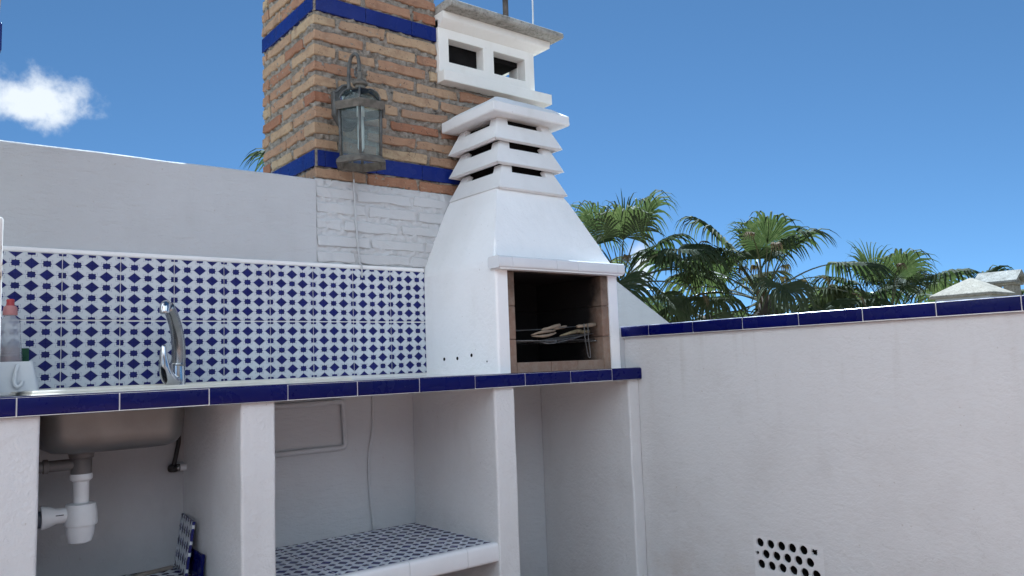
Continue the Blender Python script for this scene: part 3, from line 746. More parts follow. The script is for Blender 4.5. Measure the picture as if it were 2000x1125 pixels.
# ================================================================== PARAPET
pw = thing('parapet_wall', 'low white plastered parapet topped with long blue coping tiles', 'wall', (2.51, -2.5, 0))
bm = bmesh.new()
ya, yb, za, zb_ = -1.586, -1.268, .143, .313
grid_solid(bm, [-6.4, ya, yb, .05], [-.3, za, zb_, 1.1895], lambda i, j: not (i == 1 and j == 1), 2.42, 2.60, 'x')
finish('wall', bm, 'parapet', pw)
cuts = [-.560, -.755] + [-.755 - .2692 * k for k in range(1, 21)]
for a, b in zip(cuts, cuts[1:]):
    bull('coping_tile', 'y', 2.400 + rnd.uniform(-.0008, .0008), 2.620, b + .0020, a - .0020, 1.190, 1.245, 'blue', pw, .0095)
box('coping_grout', 2.403, 2.617, -6.2, -.562, 1.1905, 1.2425, 'grout', pw)
# perforated air brick
bm = bmesh.new()
def hole_cell(y0, y1, z0, z1, r, cy, cz, jag=0.0):
    n = 20; fr = []; inn = []; dp = []; md = []
    for k in range(n):
        a = 2 * math.pi * k / n + math.pi / 4; c, s = math.cos(a), math.sin(a); m = max(abs(c), abs(s))
        fr.append(bm.verts.new((2.4185, (y0 + y1) / 2 + c / m * (y1 - y0) / 2, (z0 + z1) / 2 + s / m * (z1 - z0) / 2)))
        rr = r * (1 + jag * noise.noise(Vector((c * 2 + cy * 50, s * 2, cz * 30))))
        inn.append(bm.verts.new((2.4195, cy + c * rr, cz + s * rr)))
        dp.append(bm.verts.new((2.55, cy + c * r * .96, cz + s * r * .96))); md.append(bm.verts.new((2.430, cy + c * rr, cz + s * rr)))
    for k in range(n):
        l = (k + 1) % n
        bm.faces.new((fr[k], fr[l], inn[l], inn[k])); bm.faces.new((inn[k], inn[l], md[l], md[k])); bm.faces.new((md[k], md[l], dp[l], dp[k])).material_index = 1
    bm.faces.new(dp).material_index = 1  # hole depths coloured black for the shade inside
def plain(y0, y1, z0, z1): bm.faces.new([bm.verts.new((2.4185, y, z)) for y, z in ((y0, z0), (y1, z0), (y1, z1), (y0, z1))])
rows = [(.3085, .2635), (.2635, .2195), (.2195, .1755), (.1755, .1475)]
for r, (zt, zl) in enumerate(rows[:3]):
    off = 0.0 if r % 2 == 0 else 0.0255
    y = yb - .004
    if off: hole_cell(y - off, y, zl, zt, .0085, y - .010, (zt + zl) / 2, .5); y -= off
    while y - .0505 > ya + .003:
        jag = 0.08; rad = .0185
        if r == 0 and y - .0505 * 2 < ya: jag, rad = .75, .0135
        hole_cell(y - .0505, y, zl, zt, rad, y - .02525, (zt + zl) / 2, jag); y -= .0505
    if y > ya + .0035: plain(ya + .003, y, zl, zt)
plain(ya + .003, yb - .004, .1475, .1755)
for q in ((ya - .002, ya + .003, .1475, .3085), (yb - .004, yb + .002, .1475, .3085), (ya - .002, yb + .002, .3085, .3145), (ya - .002, yb + .002, .141, .1475)): plain(*q)
finish('air_brick', bm, 'lattice', pw, recalc=True).data.materials.append(MAT['soot_shade_black'])
box('dark_backing', 2.5505, 2.598, ya - .001, yb + .001, za - .001, zb_ + .001, 'soot_shade_black', pw)  # black backing, painted shade behind the holes

# ================================================================== SINK, DRAIN, TAP
sk = thing('sink', 'stainless steel sink with drainboard and white bottle trap set into the counter', 'sink', (0.1, -0.31, 1.037))
bm = bmesh.new()
grid_solid(bm, [-.165, -.125, .325, .90], [-.585, -.495, -.135, -.06], lambda i, j: not (i == 1 and j == 1), 1.0365, 1.0425, 'z')
soften(finish('drainboard', bm, 'steel_rim', sk), 0.002)
bm = bmesh.new()
grid_solid(bm, [-.160, -.150, .885, .895], [-.578, -.566, -.076, -.066], lambda i, j: i != 1 or j != 1, 1.0427, 1.0515, 'z')
soften(finish('rim', bm, 'steel_rim', sk), 0.002)
def rrect(x0, x1, y0, y1, r, z, n=6):
    pts = []
    for cx, cy, a0 in ((x1 - r, y1 - r, 0), (x0 + r, y1 - r, 90), (x0 + r, y0 + r, 180), (x1 - r, y0 + r, 270)):
        for k in range(n + 1):
            a = math.radians(a0 + 90 * k / n); pts.append((cx + r * math.cos(a), cy + r * math.sin(a), z))
    return pts
bm = bmesh.new()
rg = []
for dz, ins in ((0.0, 0.0), (-.05, .002), (-.13, .006), (-.160, .012), (-.180, .024), (-.192, .045), (-.196, .075)):
    rg.append(rrect(-.125 + ins, .325 - ins, -.495 + ins, -.135 - ins, .075, 1.0365 + dz))
for dz, ins in ((-.193, .077), (-.188, .047), (-.176, .027), (-.130, .009), (0.0, .003)):
    rg.append(rrect(-.125 + ins, .325 - ins, -.495 + ins, -.135 - ins, .072, 1.0365 + dz))
loft(bm, rg, close_top=False, close_bot=False)
n_ = len(rg[0]); bm.verts.ensure_lookup_table()
bm.faces.new([bm.verts[6 * n_ + k] for k in range(n_)]); bm.faces.new([bm.verts[7 * n_ + k] for k in range(n_)])
finish('basin', bm, 'steel', sk, True)
dx, dy = 0.022, -0.30
lathe('drain_flange', (dx, dy, 0), [(.047, .843), (.047, .834), (.040, .832), (.038, .818), (.034, .815)], 'grey_plastic', sk)
db = lathe('drain_body', (dx, dy, 0), [(.0325, .818), (.0325, .765), (.030, .758)], 'grey_plastic', sk)
lathe('overflow_branch', (dx, dy, .797), [(.020, -.115), (.024, -.113), (.024, -.100), (.019, -.098), (.019, -.01)], 'grey_plastic', db, 20, 'x')
bm = bmesh.new()
pts = spline([(dx - .112, dy, .797), (dx - .15, dy, .798), (dx - .19, dy, .815), (dx - .22, dy, .85), (dx - .23, dy + .02, .90)], 10)
bm_tube(bm, pts, [.017 + (.0025 if k % 2 else 0) for k in range(len(pts))], 14)
finish('overflow_hose', bm, 'grey_plastic', db, True)
lathe('tailpipe', (dx, dy, 0), [(.033, .764), (.035, .758), (.034, .746), (.0245, .738), (.0245, .655)], 'white_plastic', sk)
tr = lathe('trap_body', (dx, dy, 0), [(.030, .668), (.045, .664), (.050, .640), (.052, .600), (.050, .594)], 'white_plastic', sk)
lathe('trap_cup', (dx - .002, dy, 0), [(.0455, .594), (.044, .565), (.036, .540), (.028, .535)], 'white_plastic', tr)
lathe('trap_outlet', (dx, dy, .632), [(.037, -.118), (.039, -.112), (.034, -.095), (.026, -.075), (.025, -.02)], 'white_plastic', tr, 20, 'x')
box('mark', dx - .079, dx - .054, dy - .0262, dy - .0250, .636, .639, 'black', tr)
wp = lathe('waste_pipe', (dx, dy, .628), [(.029, -.185), (.030, -.180), (.030, -.150), (.0275, -.148), (.0275, -.114)], 'dark_pipe', sk, 20, 'x')
tube('waste_elbow', spline([(dx - .16, dy, .628), (dx - .19, dy, .62), (dx - .20, dy, .59), (dx - .20, dy, .50), (dx - .20, dy, .34)]), .029, 'dark_pipe', wp, 14)

fc = thing('mixer_tap', 'chrome single lever mixer tap with curved spout standing behind the sink', 'tap', (.384, -.105, 1.037))
lathe('base', (.384, -.105, 0), [(.033, 1.036), (.032, 1.045), (.032, 1.052), (.0305, 1.075), (.029, 1.10), (.0285, 1.128)], 'chrome', fc)
bm = bmesh.new()
pts = spline([(.386, -.105, 1.10), (.390, -.105, 1.15), (.387, -.112, 1.205), (.374, -.130, 1.26), (.350, -.166, 1.31), (.320, -.215, 1.343)], 5)
bm_tube(bm, pts, [.0275 - .006 * k / len(pts) for k in range(len(pts))], 16); finish('spout', bm, 'dull_chrome', fc, True)
bm = bmesh.new(); bm_tube(bm, spline([(.326, -.205, 1.340), (.312, -.226, 1.348), (.304, -.240, 1.342), (.301, -.245, 1.328), (.300, -.247, 1.314)], 4), [.015, .016, .0175, .018, .0185, .019, .019, .019, .019, .0185, .0185, .0185, .018, .018, .018, .017, .016], 16)
finish('nozzle', bm, 'chrome', fc, True)
lathe('collar', (.386, -.105, 0), [(.0285, 1.118), (.0298, 1.121), (.0298, 1.128), (.0285, 1.131)], 'dull_chrome', fc)
bm = bmesh.new()
pts = spline([(.386, -.112, 1.062), (.362, -.132, 1.060), (.340, -.150, 1.075), (.325, -.160, 1.105), (.318, -.166, 1.150), (.318, -.168, 1.200)], 5)
rr = [.018, .020, .022, .0235, .0245, .025, .0255, .026, .026, .0258, .0255, .025, .0245, .024, .023, .022, .021, .020, .0185, .017, .0155, .014, .0125, .011, .009, .006]
bm_tube(bm, pts, rr, 16); finish('lever', bm, 'chrome', fc, True)

vl = thing('stop_valve', 'small dark stop valve with hose on the wall below the sink', 'valve', (.41, -.03, .70))
tube('pipe_stub', [(.452, -.030, .719), (.415, -.030, .719)], .013, 'white_plastic', vl, 14)
tube('nut', [(.416, -.030, .719), (.404, -.030, .719)], .016, 'dull_chrome', vl, 6)
tube('elbow', spline([(.408, -.030, .719), (.394, -.030, .717), (.385, -.035, .722), (.382, -.045, .716)]), [.0145] * 19, 'black', vl, 12)
tube('hose', spline([(.392, -.030, .717), (.398, -.030, .745), (.407, -.030, .79), (.412, -.032, .83), (.40, -.06, .93), (.386, -.10, 1.03)]), .0085, 'black', vl, 10)

# painted pipe run and cable on the wall behind the bay
pr = tag(tube('painted_pipe', spline([(.42, -.003, .928), (.70, -.003, .930), (1.05, -.003, .934), (1.115, -.003, .935), (1.136, -.003, .930), (1.141, -.003, .912), (1.145, -.003, .84), (1.149, -.003, .757), (1.146, -.003, .735), (1.12, -.003, .728), (1.0, -.003, .727), (.70, -.003, .725), (.42, -.003, .724)], 5), .0115, 'plaster', None, 12), 'white painted water pipe bent in a loop on the wall of the open bay', 'pipe')
tag(tube('wall_cable', spline([(1.301, .006, .98), (1.300, .006, .90), (1.296, .006, .80), (1.278, .006, .715), (1.270, .006, .62), (1.275, .006, .50), (1.284, .006, .40), (1.292, .004, .334)], 6), .0065, 'plaster', None, 10), 'white painted cable running down the wall of the open bay', 'cable')

# things left in the sink bay
lt = pat_tile('leaning_tile', None, (.412, -.108, .4385), None)
lt.rotation_euler = (Matrix.Rotation(math.radians(-6), 3, 'Z') @ Matrix.Rotation(math.radians(8), 3, 'Y') @ Matrix(((0, 1, 0), (0, 0, -1), (-1, 0, 0)))).to_euler()
tag(lt, 'loose blue and white patterned tile leaning against the bay wall', 'tile')
bt = box('blue_tile_piece', .416, .428, -.30, -.17, .334, .425, 'blue', None, 0.002, 1)
bt.rotation_euler = (0, math.radians(5), 0)
tag(bt, 'plain dark blue tile propped behind the leaning patterned tile', 'tile')
lath = box('wooden_lath', -.08, .40, -.030, -.012, .333, .345, 'pale_wood', None, 0.002, 1); lath.rotation_euler = (0, 0, math.radians(16)); lath.location.y -= .07
tag(lath, 'grey wooden lath lying on the tiled floor of the sink bay', 'lath')

# ================================================================== CADDY, BOTTLE, SPONGE
cd = thing('sink_caddy', 'white plastic sink caddy with moulded hook beside the sink', 'caddy', (-.2, -.29, 1.045))
bm = bmesh.new()
loft(bm, [rrect(-.288, -.112, -.36, -.225, .012, 1.0495), rrect(-.276, -.130, -.350, -.235, .012, 1.146), rrect(-.272, -.134, -.346, -.239, .010, 1.146), rrect(-.283, -.117, -.355, -.230, .010, 1.056)], close_top=True)
finish('tray', bm, 'white_plastic', cd)
tube('hook', spline([(-.176, -.358, 1.133), (-.180, -.368, 1.122), (-.184, -.368, 1.100), (-.185, -.372, 1.078), (-.178, -.374, 1.066), (-.168, -.374, 1.070), (-.163, -.372, 1.084)], 5), [.006] * 31, 'white_plastic', cd, 10)
bo = thing('soap_bottle', 'cloudy clear soap bottle with pink and red cap standing in the caddy', 'bottle', (-.192, -.288, 1.056))
lathe('body', (-.192, -.288, 0), [(.036, 1.057), (.0385, 1.062), (.0385, 1.09), (.0375, 1.15), (.034, 1.21), (.0315, 1.25), (.031, 1.268), (.028, 1.284), (.018, 1.293), (.016, 1.302)], 'clear_plastic', bo)
lathe('liquid', (-.192, -.288, 0), [(.030, 1.06), (.033, 1.10), (.032, 1.15), (.029, 1.195)], 'liquid', bo)
for k in range(5): lathe('grip_ridge', (-.192, -.288, 0), [(.0362 - .0008 * k, 1.164 + k * .009), (.0375 - .0008 * k, 1.1665 + k * .009), (.0362 - .0008 * k, 1.169 + k * .009)], 'clear_plastic', bo)
lathe('cap', (-.192, -.288, 0), [(.021, 1.300), (.0215, 1.303), (.020, 1.325), (.015, 1.331)], 'pink', bo)
lathe('spout', (-.192, -.288, 0), [(.0125, 1.330), (.011, 1.342), (.012, 1.350), (.010, 1.353)], 'red', bo)
sp = thing('sponge', 'green and yellow scouring sponge stuck upright in the caddy', 'sponge', (-.142, -.262, 1.06))
box('scourer', -.156, -.133, -.265, -.258, 1.06, 1.192, 'sponge_green', sp, 0.002, 1)
box('foam', -.155, -.139, -.2578, -.246, 1.06, 1.176, 'sponge_yellow', sp, 0.002, 1)

# ================================================================== BRICK PIER at the counter end
pc = thing('brick_pier', 'brick pier with blue tile band on a peeling white base standing on the counter', 'pier', (-.42, -.48, 1.037))
box('base', -.62, -.2495, -.630, -.30, 1.037, 1.566, 'peeling', pc, 0.008, 2)
box('core', -.60, -.280, -.612, -.32, 1.566, 3.2, 'mortar', pc)
k = 0; z = 1.574
while z < 3.1:
    if not (2.03 < z + .03 < 2.17):
        if k % 2: course(pc, BRICKS, -.612, -.270, z, .056, -.622, 'x'); lay(pc, BRICKS, -.622 + .13, -.31, z, .056, -.270, 'y', .1, -1)
        else: course(pc, BRICKS, -.612, -.270 - .116, z, .056, -.622, 'x'); lay(pc, BRICKS, -.622, -.622 + .24, z, .056, -.270, 'y', .1, -1)
    z += .0757; k += 1
box('band_tile', -.60, -.274, -.6265, -.61, 2.072, 2.158, 'band_blue', pc, 0.0015, 1)
box('band_tile', -.280, -.2655, -.622, -.32, 2.072, 2.158, 'band_blue', pc, 0.0015, 1)

# ================================================================== GRILL CONTENTS
gg = thing('grill_grate', 'sooty steel grill grate resting across the firebox', 'grate', (1.98, -.35, 1.178))
for k in range(11):
    y = -.53 + k * .038
    bm = bmesh.new()
    pts = [(1.700, y, 1.184), (1.98, y + rnd.uniform(-.003, .003), 1.1825 + rnd.uniform(-.002, .001)), (2.256, y, 1.186)]
    bm_tube(bm, pts, .0032, 6); finish('bar', bm, 'wire', gg, True)
for x in (1.712, 1.98, 2.245): tube('cross_bar', [(x, -.55, 1.178), (x, -.12, 1.178)], .004, 'wire', gg, 6)
hg = thing('hand_grill', 'folding wire hand grill with hanging wire loop lying on the grate', 'grill rack', (2.05, -.5, 1.19))
def P3(x, z, y=-.53): return (x, y, z)
tube('frame', spline([(1.90, -.545, 1.172), (1.93, -.56, 1.168), (2.02, -.56, 1.178), (2.16, -.55, 1.205), (2.242, -.52, 1.214), (2.245, -.44, 1.214), (2.16, -.40, 1.205), (2.02, -.39, 1.188), (1.92, -.42, 1.178), (1.90, -.48, 1.175), (1.90, -.545, 1.172)], 6), .0036, 'wire', hg, 6)
for k in range(6):
    y = -.54 + k * .024
    tube('bar', [(1.915, y, 1.176), (2.05, y, 1.190), (2.235, y, 1.213)], .0022, 'wire', hg, 5)
tube('loop', spline([(2.150, -.565, 1.262), (2.153, -.565, 1.20), (2.157, -.565, 1.165), (2.166, -.565, 1.115), (2.172, -.565, 1.098), (2.180, -.565, 1.096), (2.184, -.565, 1.104), (2.181, -.565, 1.150), (2.176, -.565, 1.185), (2.176, -.565, 1.262)], 5), .0026, 'wire', hg, 6)
def skewer(label, a, b, tip, r):
    t = thing('skewer', label, 'skewer', a, 'skewers on the grill')
    a, b, tip = Vector(a), Vector(b), Vector(tip); prof = [.75, .95, .8, .85, 1.0, 1.05, 1.0, .8]
    tube('handle', [a.lerp(b, k / 7) for k in range(8)], [r * q for q in prof], 'wood', t, 12)
    tube('spike', [a.lerp(b, .1), tip], .002, 'wire', t, 5)
skewer('skewer with thick wooden handle pointing out at the middle of the grill', (1.907, -.53, 1.232), (2.016, -.54, 1.256), (1.705, -.40, 1.236), .0085)
skewer('skewer with short wooden handle behind the thick handled one', (2.010, -.50, 1.238), (2.085, -.51, 1.251), (1.75, -.38, 1.234), .007)
skewer('skewer with turned pale handle caught in the wire loop', (2.116, -.55, 1.248), (2.238, -.555, 1.258), (1.80, -.40, 1.232), .0095)
tg = thing('wooden_tongs', 'pair of ribbed wooden tongs lying on the grate', 'tongs', (1.87, -.52, 1.19))
for dz, dy_ in ((.0, .0), (.018, .006)):
    bm = bmesh.new(); bm_tube(bm, spline([(1.84, -.535 + dy_, 1.204 + dz * .3), (1.89, -.545 + dy_, 1.203 + dz), (1.94, -.545 + dy_, 1.208 + dz), (1.992, -.535 + dy_, 1.219 + dz * .6)], 4), [.002, .003, .004, .0055, .0065, .007, .007, .007, .0065, .006, .005, .004, .003], 10)
    finish('arm', bm, 'wood', tg, True)
cc = thing('charred_corn', 'charred corn cob in its husk lying on the hand grill', 'corn cob', (2.09, -.52, 1.2))
tube('husk', spline([(2.02, -.53, 1.204), (2.06, -.53, 1.212), (2.11, -.53, 1.222), (2.15, -.53, 1.228), (2.17, -.53, 1.226)], 4), [.003, .004, .005, .006, .0065, .007, .0075, .008, .0085, .009, .010, .0105, .0095, .008, .006, .004, .003], 'corn', cc, 10)
tube('stalk', [(2.16, -.525, 1.222), (2.19, -.525, 1.224), (2.222, -.525, 1.225)], [.007, .009, .0085], 'corn', cc, 8)

# ================================================================== LANTERN
ln = thing('wall_lantern', 'weathered bronze hexagonal lantern with glass panes on a scrolled arm', 'lantern', (1.185, .01, 2.22))
cx, cy = 1.185, -.14
HEX = [math.radians(60 * k) for k in range(6)]
def hexring(name, prof, mat, parent):
    """closed profile of (r,z) swept round a hexagon"""
    bm = bmesh.new(); R = [[bm.verts.new((cx + r * math.cos(a), cy + r * math.sin(a), z)) for a in HEX] for r, z in prof]
    for i in range(len(R)):
        a, b = R[i], R[(i + 1) % len(R)]
        for k in range(6): bm.faces.new((a[k], a[(k + 1) % 6], b[(k + 1) % 6], b[k]))
    return finish(name, bm, mat, parent)
bm = bmesh.new()
out = [(-.07, 2.285), (-.072, 2.398), (-.060, 2.402), (-.046, 2.414), (-.040, 2.424), (-.026, 2.438), (0, 2.446), (.026, 2.438), (.040, 2.424), (.046, 2.414), (.060, 2.402), (.072, 2.398), (.07, 2.285), (.03, 2.225), (0, 2.215), (-.03, 2.225)]
mid = Vector((0, 0, 2.33))
loft(bm, [[(cx + x, .018, z) for x, z in out], [(cx + x, -.006, z) for x, z in out], [(cx + x * .90, -.012, 2.33 + (z - 2.33) * .92) for x, z in out], [(cx + x * .86, -.008, 2.33 + (z - 2.33) * .88) for x, z in out], [(cx + x * .5, -.010, 2.33 + (z - 2.33) * .6) for x, z in out]])
finish('back_plate', bm, 'bronze', ln)
arm = tube('arm', spline([(cx, -.004, 2.345), (cx, -.022, 2.352), (cx, -.026, 2.40), (cx, -.027, 2.48), (cx, -.034, 2.53), (cx, -.058, 2.562), (cx, -.092, 2.566), (cx, -.122, 2.545), (cx, -.134, 2.505), (cx, -.131, 2.467), (cx, -.112, 2.452), (cx, -.096, 2.466), (cx, -.097, 2.488), (cx, -.110, 2.492)], 5), [.0085] * 46 + [.0085 - .0002 * k for k in range(20)], 'bronze', ln, 10)
lathe('boss', (cx, -.016, 2.352), [(.012, -.02), (.020, -.012), (.022, 0), (.018, .010), (.010, .016)], 'bronze', ln, 16, 'y')
lathe('finial', (cx, cy, 0), [(.040, 2.372), (.038, 2.378), (.026, 2.382), (.024, 2.394), (.034, 2.400), (.036, 2.408), (.030, 2.417), (.016, 2.423), (.012, 2.436), (.010, 2.462)], 'rusty_bronze', ln, 18)
hexring('roof_ring', [(.098, 2.268), (.121, 2.262), (.131, 2.292), (.131, 2.298), (.108, 2.303), (.098, 2.298)], 'rusty_bronze', ln)
dome = []
for k in range(7):
    a = math.radians(90 * k / 6); dome.append((.036 + .070 * math.cos(a), 2.302 + .072 * math.sin(a)))
bm = bmesh.new()
loft(bm, [[(cx + r * math.cos(a), cy + r * math.sin(a), z) for a in HEX] for r, z in dome], close_top=False, close_bot=False)
finish('dome_glass', bm, 'glass', ln)
for a in HEX: tube('dome_rib', [(cx + (r + .001) * math.cos(a), cy + (r + .001) * math.sin(a), z) for r, z in dome], .0042, 'bronze', ln, 6)
for a in HEX:
    c, s = math.cos(a), math.sin(a)
    tube('post', [(cx + .108 * c, cy + .108 * s, 2.27), (cx + .103 * c, cy + .103 * s, 2.042)], .0062, 'bronze', ln, 6)
for k in range(6):
    a, b = HEX[k], HEX[(k + 1) % 6]
    bm = bmesh.new(); q = []
    for r in (.1035, .1015):
        for ang, z, rr in ((a, 2.268, r + .002), (b, 2.268, r + .002), (b, 2.045, r - .002), (a, 2.045, r - .002)): q.append(bm.verts.new((cx + rr * math.cos(ang), cy + rr * math.sin(ang), z)))
    bm.faces.new(q[:4])
    for v in q[4:]: bm.verts.remove(v)
    finish('pane', bm, 'glass', ln)
hexring('base_ring', [(.096, 2.048), (.108, 2.048), (.126, 2.030), (.128, 2.014), (.104, 2.014), (.098, 2.034)], 'rusty_bronze', ln)
tube('bulb', [(cx, cy, 2.255), (cx, cy, 2.20), (cx, cy, 2.10), (cx, cy, 2.085)], [.012, .0155, .0155, .008], 'bulb', ln, 12)
tube('lamp_holder', [(cx, cy, 2.305), (cx, cy, 2.25)], .018, 'bulb', ln, 12)
lc = thing('lantern_cable', 'thin cable hanging from the lantern down the painted brick to the tiles', 'cable', (1.22, .01, 1.5))
tube('bare_run', spline([(1.200, -.02, 2.10), (1.210, -.002, 2.06), (1.216, .004, 2.03), (1.219, .004, 1.985)], 5), .0045, 'cable', lc, 8)
tube('painted_run', spline([(1.219, .004, 1.985), (1.221, .002, 1.86), (1.228, .002, 1.75), (1.236, .002, 1.64), (1.241, .001, 1.585), (1.244, -.010, 1.571), (1.246, -.0095, 1.54), (1.247, -.009, 1.512)], 5), .0042, 'plaster', lc, 8)

# ================================================================== FAR CHIMNEYS beyond the parapet
fcz = thing('capped_chimney', 'far stucco chimney with a broad pyramid cap seen over the parapet', 'chimney', (11.1, .95, -5))
x0, x1, y0, y1 = 10.62, 11.42, .655, 1.455
box('shaft', x0 + .06, x1 - .06, y0 + .06, y1 - .06, -5, 1.735, 'plaster', fcz)
bm = bmesh.new(); X, Y = (x0 + x1) / 2, (y0 + y1) / 2
loft(bm, [rect(x0, x1, y0, y1, 1.735), rect(x0, x1, y0, y1, 1.775), rect(x0 + .2, x1 - .2, y0 + .2, y1 - .2, 1.90), rect(X - .02, X + .02, Y - .02, Y + .02, 2.005)])
soften(finish('cap', bm, 'stucco', fcz), .012)
gc = thing('gabled_chimney', 'far chimney with a little gabled stone roof on two posts', 'chimney', (12.95, 1.1, -5))
GX, GY0, GY1 = 12.9, 1.10, 1.60
box('shaft', GX - .15, GX + .15, GY0 + .02, GY1 - .02, -5, 1.70, 'stucco', gc)
box('post', GX - .15, GX + .15, GY0 + .03, GY0 + .17, 1.70, 1.985, 'stucco', gc, .01)
box('post', GX - .15, GX + .15, GY1 - .17, GY1 - .03, 1.70, 1.985, 'stucco', gc, .01)
box('beam', GX - .18, GX + .18, GY0 - .01, GY1 + .01, 1.985, 2.03, 'stucco', gc, .01)
bm = bmesh.new()
loft(bm, [[(GX - .24, y, 2.020), (GX - .24, y, 2.050), (GX, y, 2.215), (GX + .24, y, 2.050), (GX + .24, y, 2.020), (GX, y, 2.15)] for y in (GY0 - .05, GY1 + .06)])
finish('roof', bm, 'lichen', gc)
bm = bmesh.new(); loft(bm, [[(GX - .16, y, 2.031), (GX, y, 2.145), (GX + .16, y, 2.031)] for y in (GY0 + .02, GY1 - .02)]); finish('gable', bm, 'stucco', gc)

# ================================================================== PALMS
def frond_mesh(e0, bend, plen, R, nseg, span, seed, mats, sag, cup=.30):
    r = random.Random(seed); V = []; Fc = []; Mi = []
    # petiole
    p = Vector((0, 0, 0)); e = math.radians(e0); st = 9; cl = [p.copy()]; ds = []
    for k in range(st):
        d = Vector((math.cos(e), 0, math.sin(e))); p = p + d * plen / st; cl.append(p.copy()); ds.append(d)
        e -= math.radians(bend) * (0.4 + 1.2 * k / st) / st
    d = Vector((math.cos(e), 0, math.sin(e))); side = Vector((0, 1, 0)); n = d.cross(side); n = -n if n.z < 0 else n
    for i, c in enumerate(cl):
        w = .020 - .010 * i / st; dd = ds[min(i, st - 1)]; nn = side.cross(dd)
        for a in (0, 120, 240): V.append(c + side * w * math.cos(math.radians(a)) + nn * w * math.sin(math.radians(a)))
    for i in range(st):
        for k in range(3): Fc.append((3 * i + k, 3 * i + (k + 1) % 3, 3 * i + 3 + (k + 1) % 3, 3 * i + 3 + k)); Mi.append(1)
    tip = cl[-1]; half = math.radians(span) / 2; dphi = 2 * half / nseg
    steps = 7
    for i in range(nseg):
        phi = -half + dphi * (i + .5); q = abs(phi) / half
        Ls = R * (1.04 - .30 * q * q) * r.uniform(.93, 1.05)
        u = (d * math.cos(phi) + side * math.sin(phi) + n * cup * (abs(math.sin(phi)) ** 1.3)).normalized()
        # root slides along the costa
        pos = tip + d * (.10 * R * max(0, math.cos(phi)))
        cross = (-d * math.sin(phi) + side * math.cos(phi)).normalized()
        sg = sag * r.uniform(.6, 1.5); base = len(V); dirv = u.copy()
        split = r.uniform(.50, .60)
        for s in range(steps + 1):
            t = s / steps
            if s: 
                g = sg * max(0, t - .40) ** 1.4 * 3.0
                dirv = (u + Vector((0, 0, -1)) * g + cross * r.uniform(-.03, .03)).normalized(); pos = pos + dirv * Ls / steps
            wf = t * Ls * math.tan(dphi / 2) * 1.02 + .003
            w = wf if t <= split else (split * Ls * math.tan(dphi / 2)) * max(0.05, (1 - (t - split) / (1 - split)) ** .75) * .92
            nn = cross.cross(dirv); nn = -nn if nn.dot(n) < 0 else nn
            V += [pos - cross * w, pos + nn * w * .75, pos + cross * w]
        for s in range(steps):
            b = base + 3 * s
            Fc.append((b, b + 1, b + 4, b + 3)); Fc.append((b + 1, b + 2, b + 5, b + 4)); Mi += [0, 0]
    me = bpy.data.meshes.new('frond'); me.from_pydata([tuple(v) for v in V], [], Fc)
    for m in mats: me.materials.append(MAT[m])
    me.polygons.foreach_set('material_index', Mi); me.update(); return me
FR = {}
for e0, bend, plen, sag in ((84, 8, .62, .7), (70, 16, .85, 1.3), (52, 32, 1.05, 1.8), (34, 44, 1.18, 2.2), (15, 52, 1.2, 2.5), (-8, 46, 1.05, 2.5), (-30, 36, .95, 2.4)):
    FR[e0] = [frond_mesh(e0, bend, plen * q, .95 * q, 34, (215 if e0 < 80 else 130), e0 * 7 + s_, ('leaf', 'petiole'), sag, (.16, .30, .05)[s_ - 1] if e0 < 80 else .5) for s_, q in ((1, 1.0), (2, .9), (3, 1.08))]
DEAD = [frond_mesh(-25, 60, 1.0, .75, 22, 120, 900 + s_, ('dead_leaf', 'bark'), 3.2, .9) for s_ in range(3)]
SPEAR = [frond_mesh(86, 3, .75, 1.0, 5, 5, 950, ('leaf', 'petiole'), .05, .1)]
STALK = [frond_mesh(e_, 50, 1.25, .35, 7, 60, 970 + e_, ('dead_leaf', 'petiole'), 3.5, .5) for e_ in (60, 35, 10)]
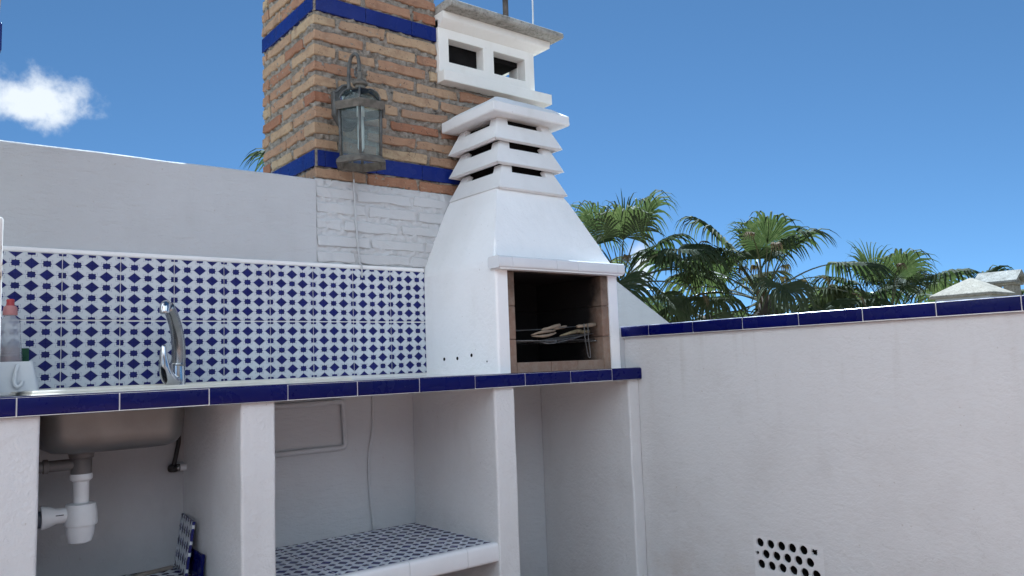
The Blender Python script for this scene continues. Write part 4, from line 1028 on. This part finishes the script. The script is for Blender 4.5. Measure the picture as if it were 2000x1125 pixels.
def palm(label, loc, seed, nf, scale, rot=0.0, dead=5, stalks=4):
    r = random.Random(seed); x, y, z = loc
    t = thing('palm_tree', label, 'palm tree', (x, y, -5.0), 'fan palms beyond the terrace')
    bm = bmesh.new(); pts = []; rad = []
    for k in range(15):
        q = k / 14; pts.append((x + .06 * math.sin(q * 5 + seed), y + .05 * math.cos(q * 4 + seed) - .05, -5.0 + (z + 4.95) * q)); rad.append((.24 - .08 * q + (.05 if k % 2 else 0) * q) * (1.0 if k < 14 else .6))
    bm_tube(bm, pts, rad, 12); finish('trunk', bm, 'bark', t, True)
    keys = sorted(FR, reverse=True)
    for i in range(nf):
        q = (i + .5) / nf
        e = 86 - 118 * q ** .9 + r.uniform(-8, 8); k = min(keys, key=lambda a: abs(a - e))
        az = i * 2.39996 + rot + r.uniform(-.25, .25); s = scale * r.uniform(.86, 1.10) * (1 if q > .1 else .85)
        obj_from_mesh('frond', r.choice(FR[k]), (x + .07 * math.cos(az), y + .07 * math.sin(az), z - .22 * q + .04), t, (r.uniform(-.22, .22), math.radians(k - e), az), (s, s, s))
    for i in range(dead):
        az = r.uniform(0, 6.28)
        obj_from_mesh('dead_frond', r.choice(DEAD), (x + .1 * math.cos(az), y + .1 * math.sin(az), z - .28), t, (r.uniform(-.3, .3), r.uniform(-.2, .3), az), (scale * r.uniform(.8, 1.05),) * 3)
    for i in range(stalks):
        az = r.uniform(0, 6.28)
        obj_from_mesh('bare_stalk', r.choice(STALK), (x + .08 * math.cos(az), y + .08 * math.sin(az), z - .12), t, (r.uniform(-.2, .2), r.uniform(-.2, .2), az), (scale * r.uniform(.8, 1.1),) * 3)
    for i in range(2):
        az = r.uniform(0, 6.28)
        obj_from_mesh('spear_leaf', SPEAR[0], (x, y, z + .05), t, (r.uniform(-.2, .2), r.uniform(-.05, .25), az), (scale * .8, scale * .8, scale * .68))
    return t
palm('fan palm with tall upright leaves next to the barbecue hood', (9.671, 6.276, 2.50), 5, 20, 1.08, .4, 5, 5)
palm('fan palm with broad green fans above the sloping white wall', (11.75, 6.05, 1.90), 8, 16, 1.05, 2.2, 4, 5)
palm('fan palm with dark shaggy trunk top and long bare stalks over the coping', (11.174, 4.379, 2.10), 13, 19, 1.06, 1.1, 10, 16)
palm('low fan palm with drooping brownish leaves between two taller palms', (13.6, 4.55, 1.25), 21, 15, .92, .3, 12, 10)
palm('compact fan palm with dense upright fans near the far pyramid capped chimney', (13.466, 3.368, 1.66), 34, 22, .98, 2.9, 4, 4)
palm('small distant fan palm just beside the far pyramid capped chimney', (16.6, 3.35, 1.45), 55, 16, .95, .9, 3, 2)
palm('tall fan palm mostly hidden behind the brick chimney', (6.05, 10.0, 4.05), 89, 20, .95, 1.9, 5, 3)
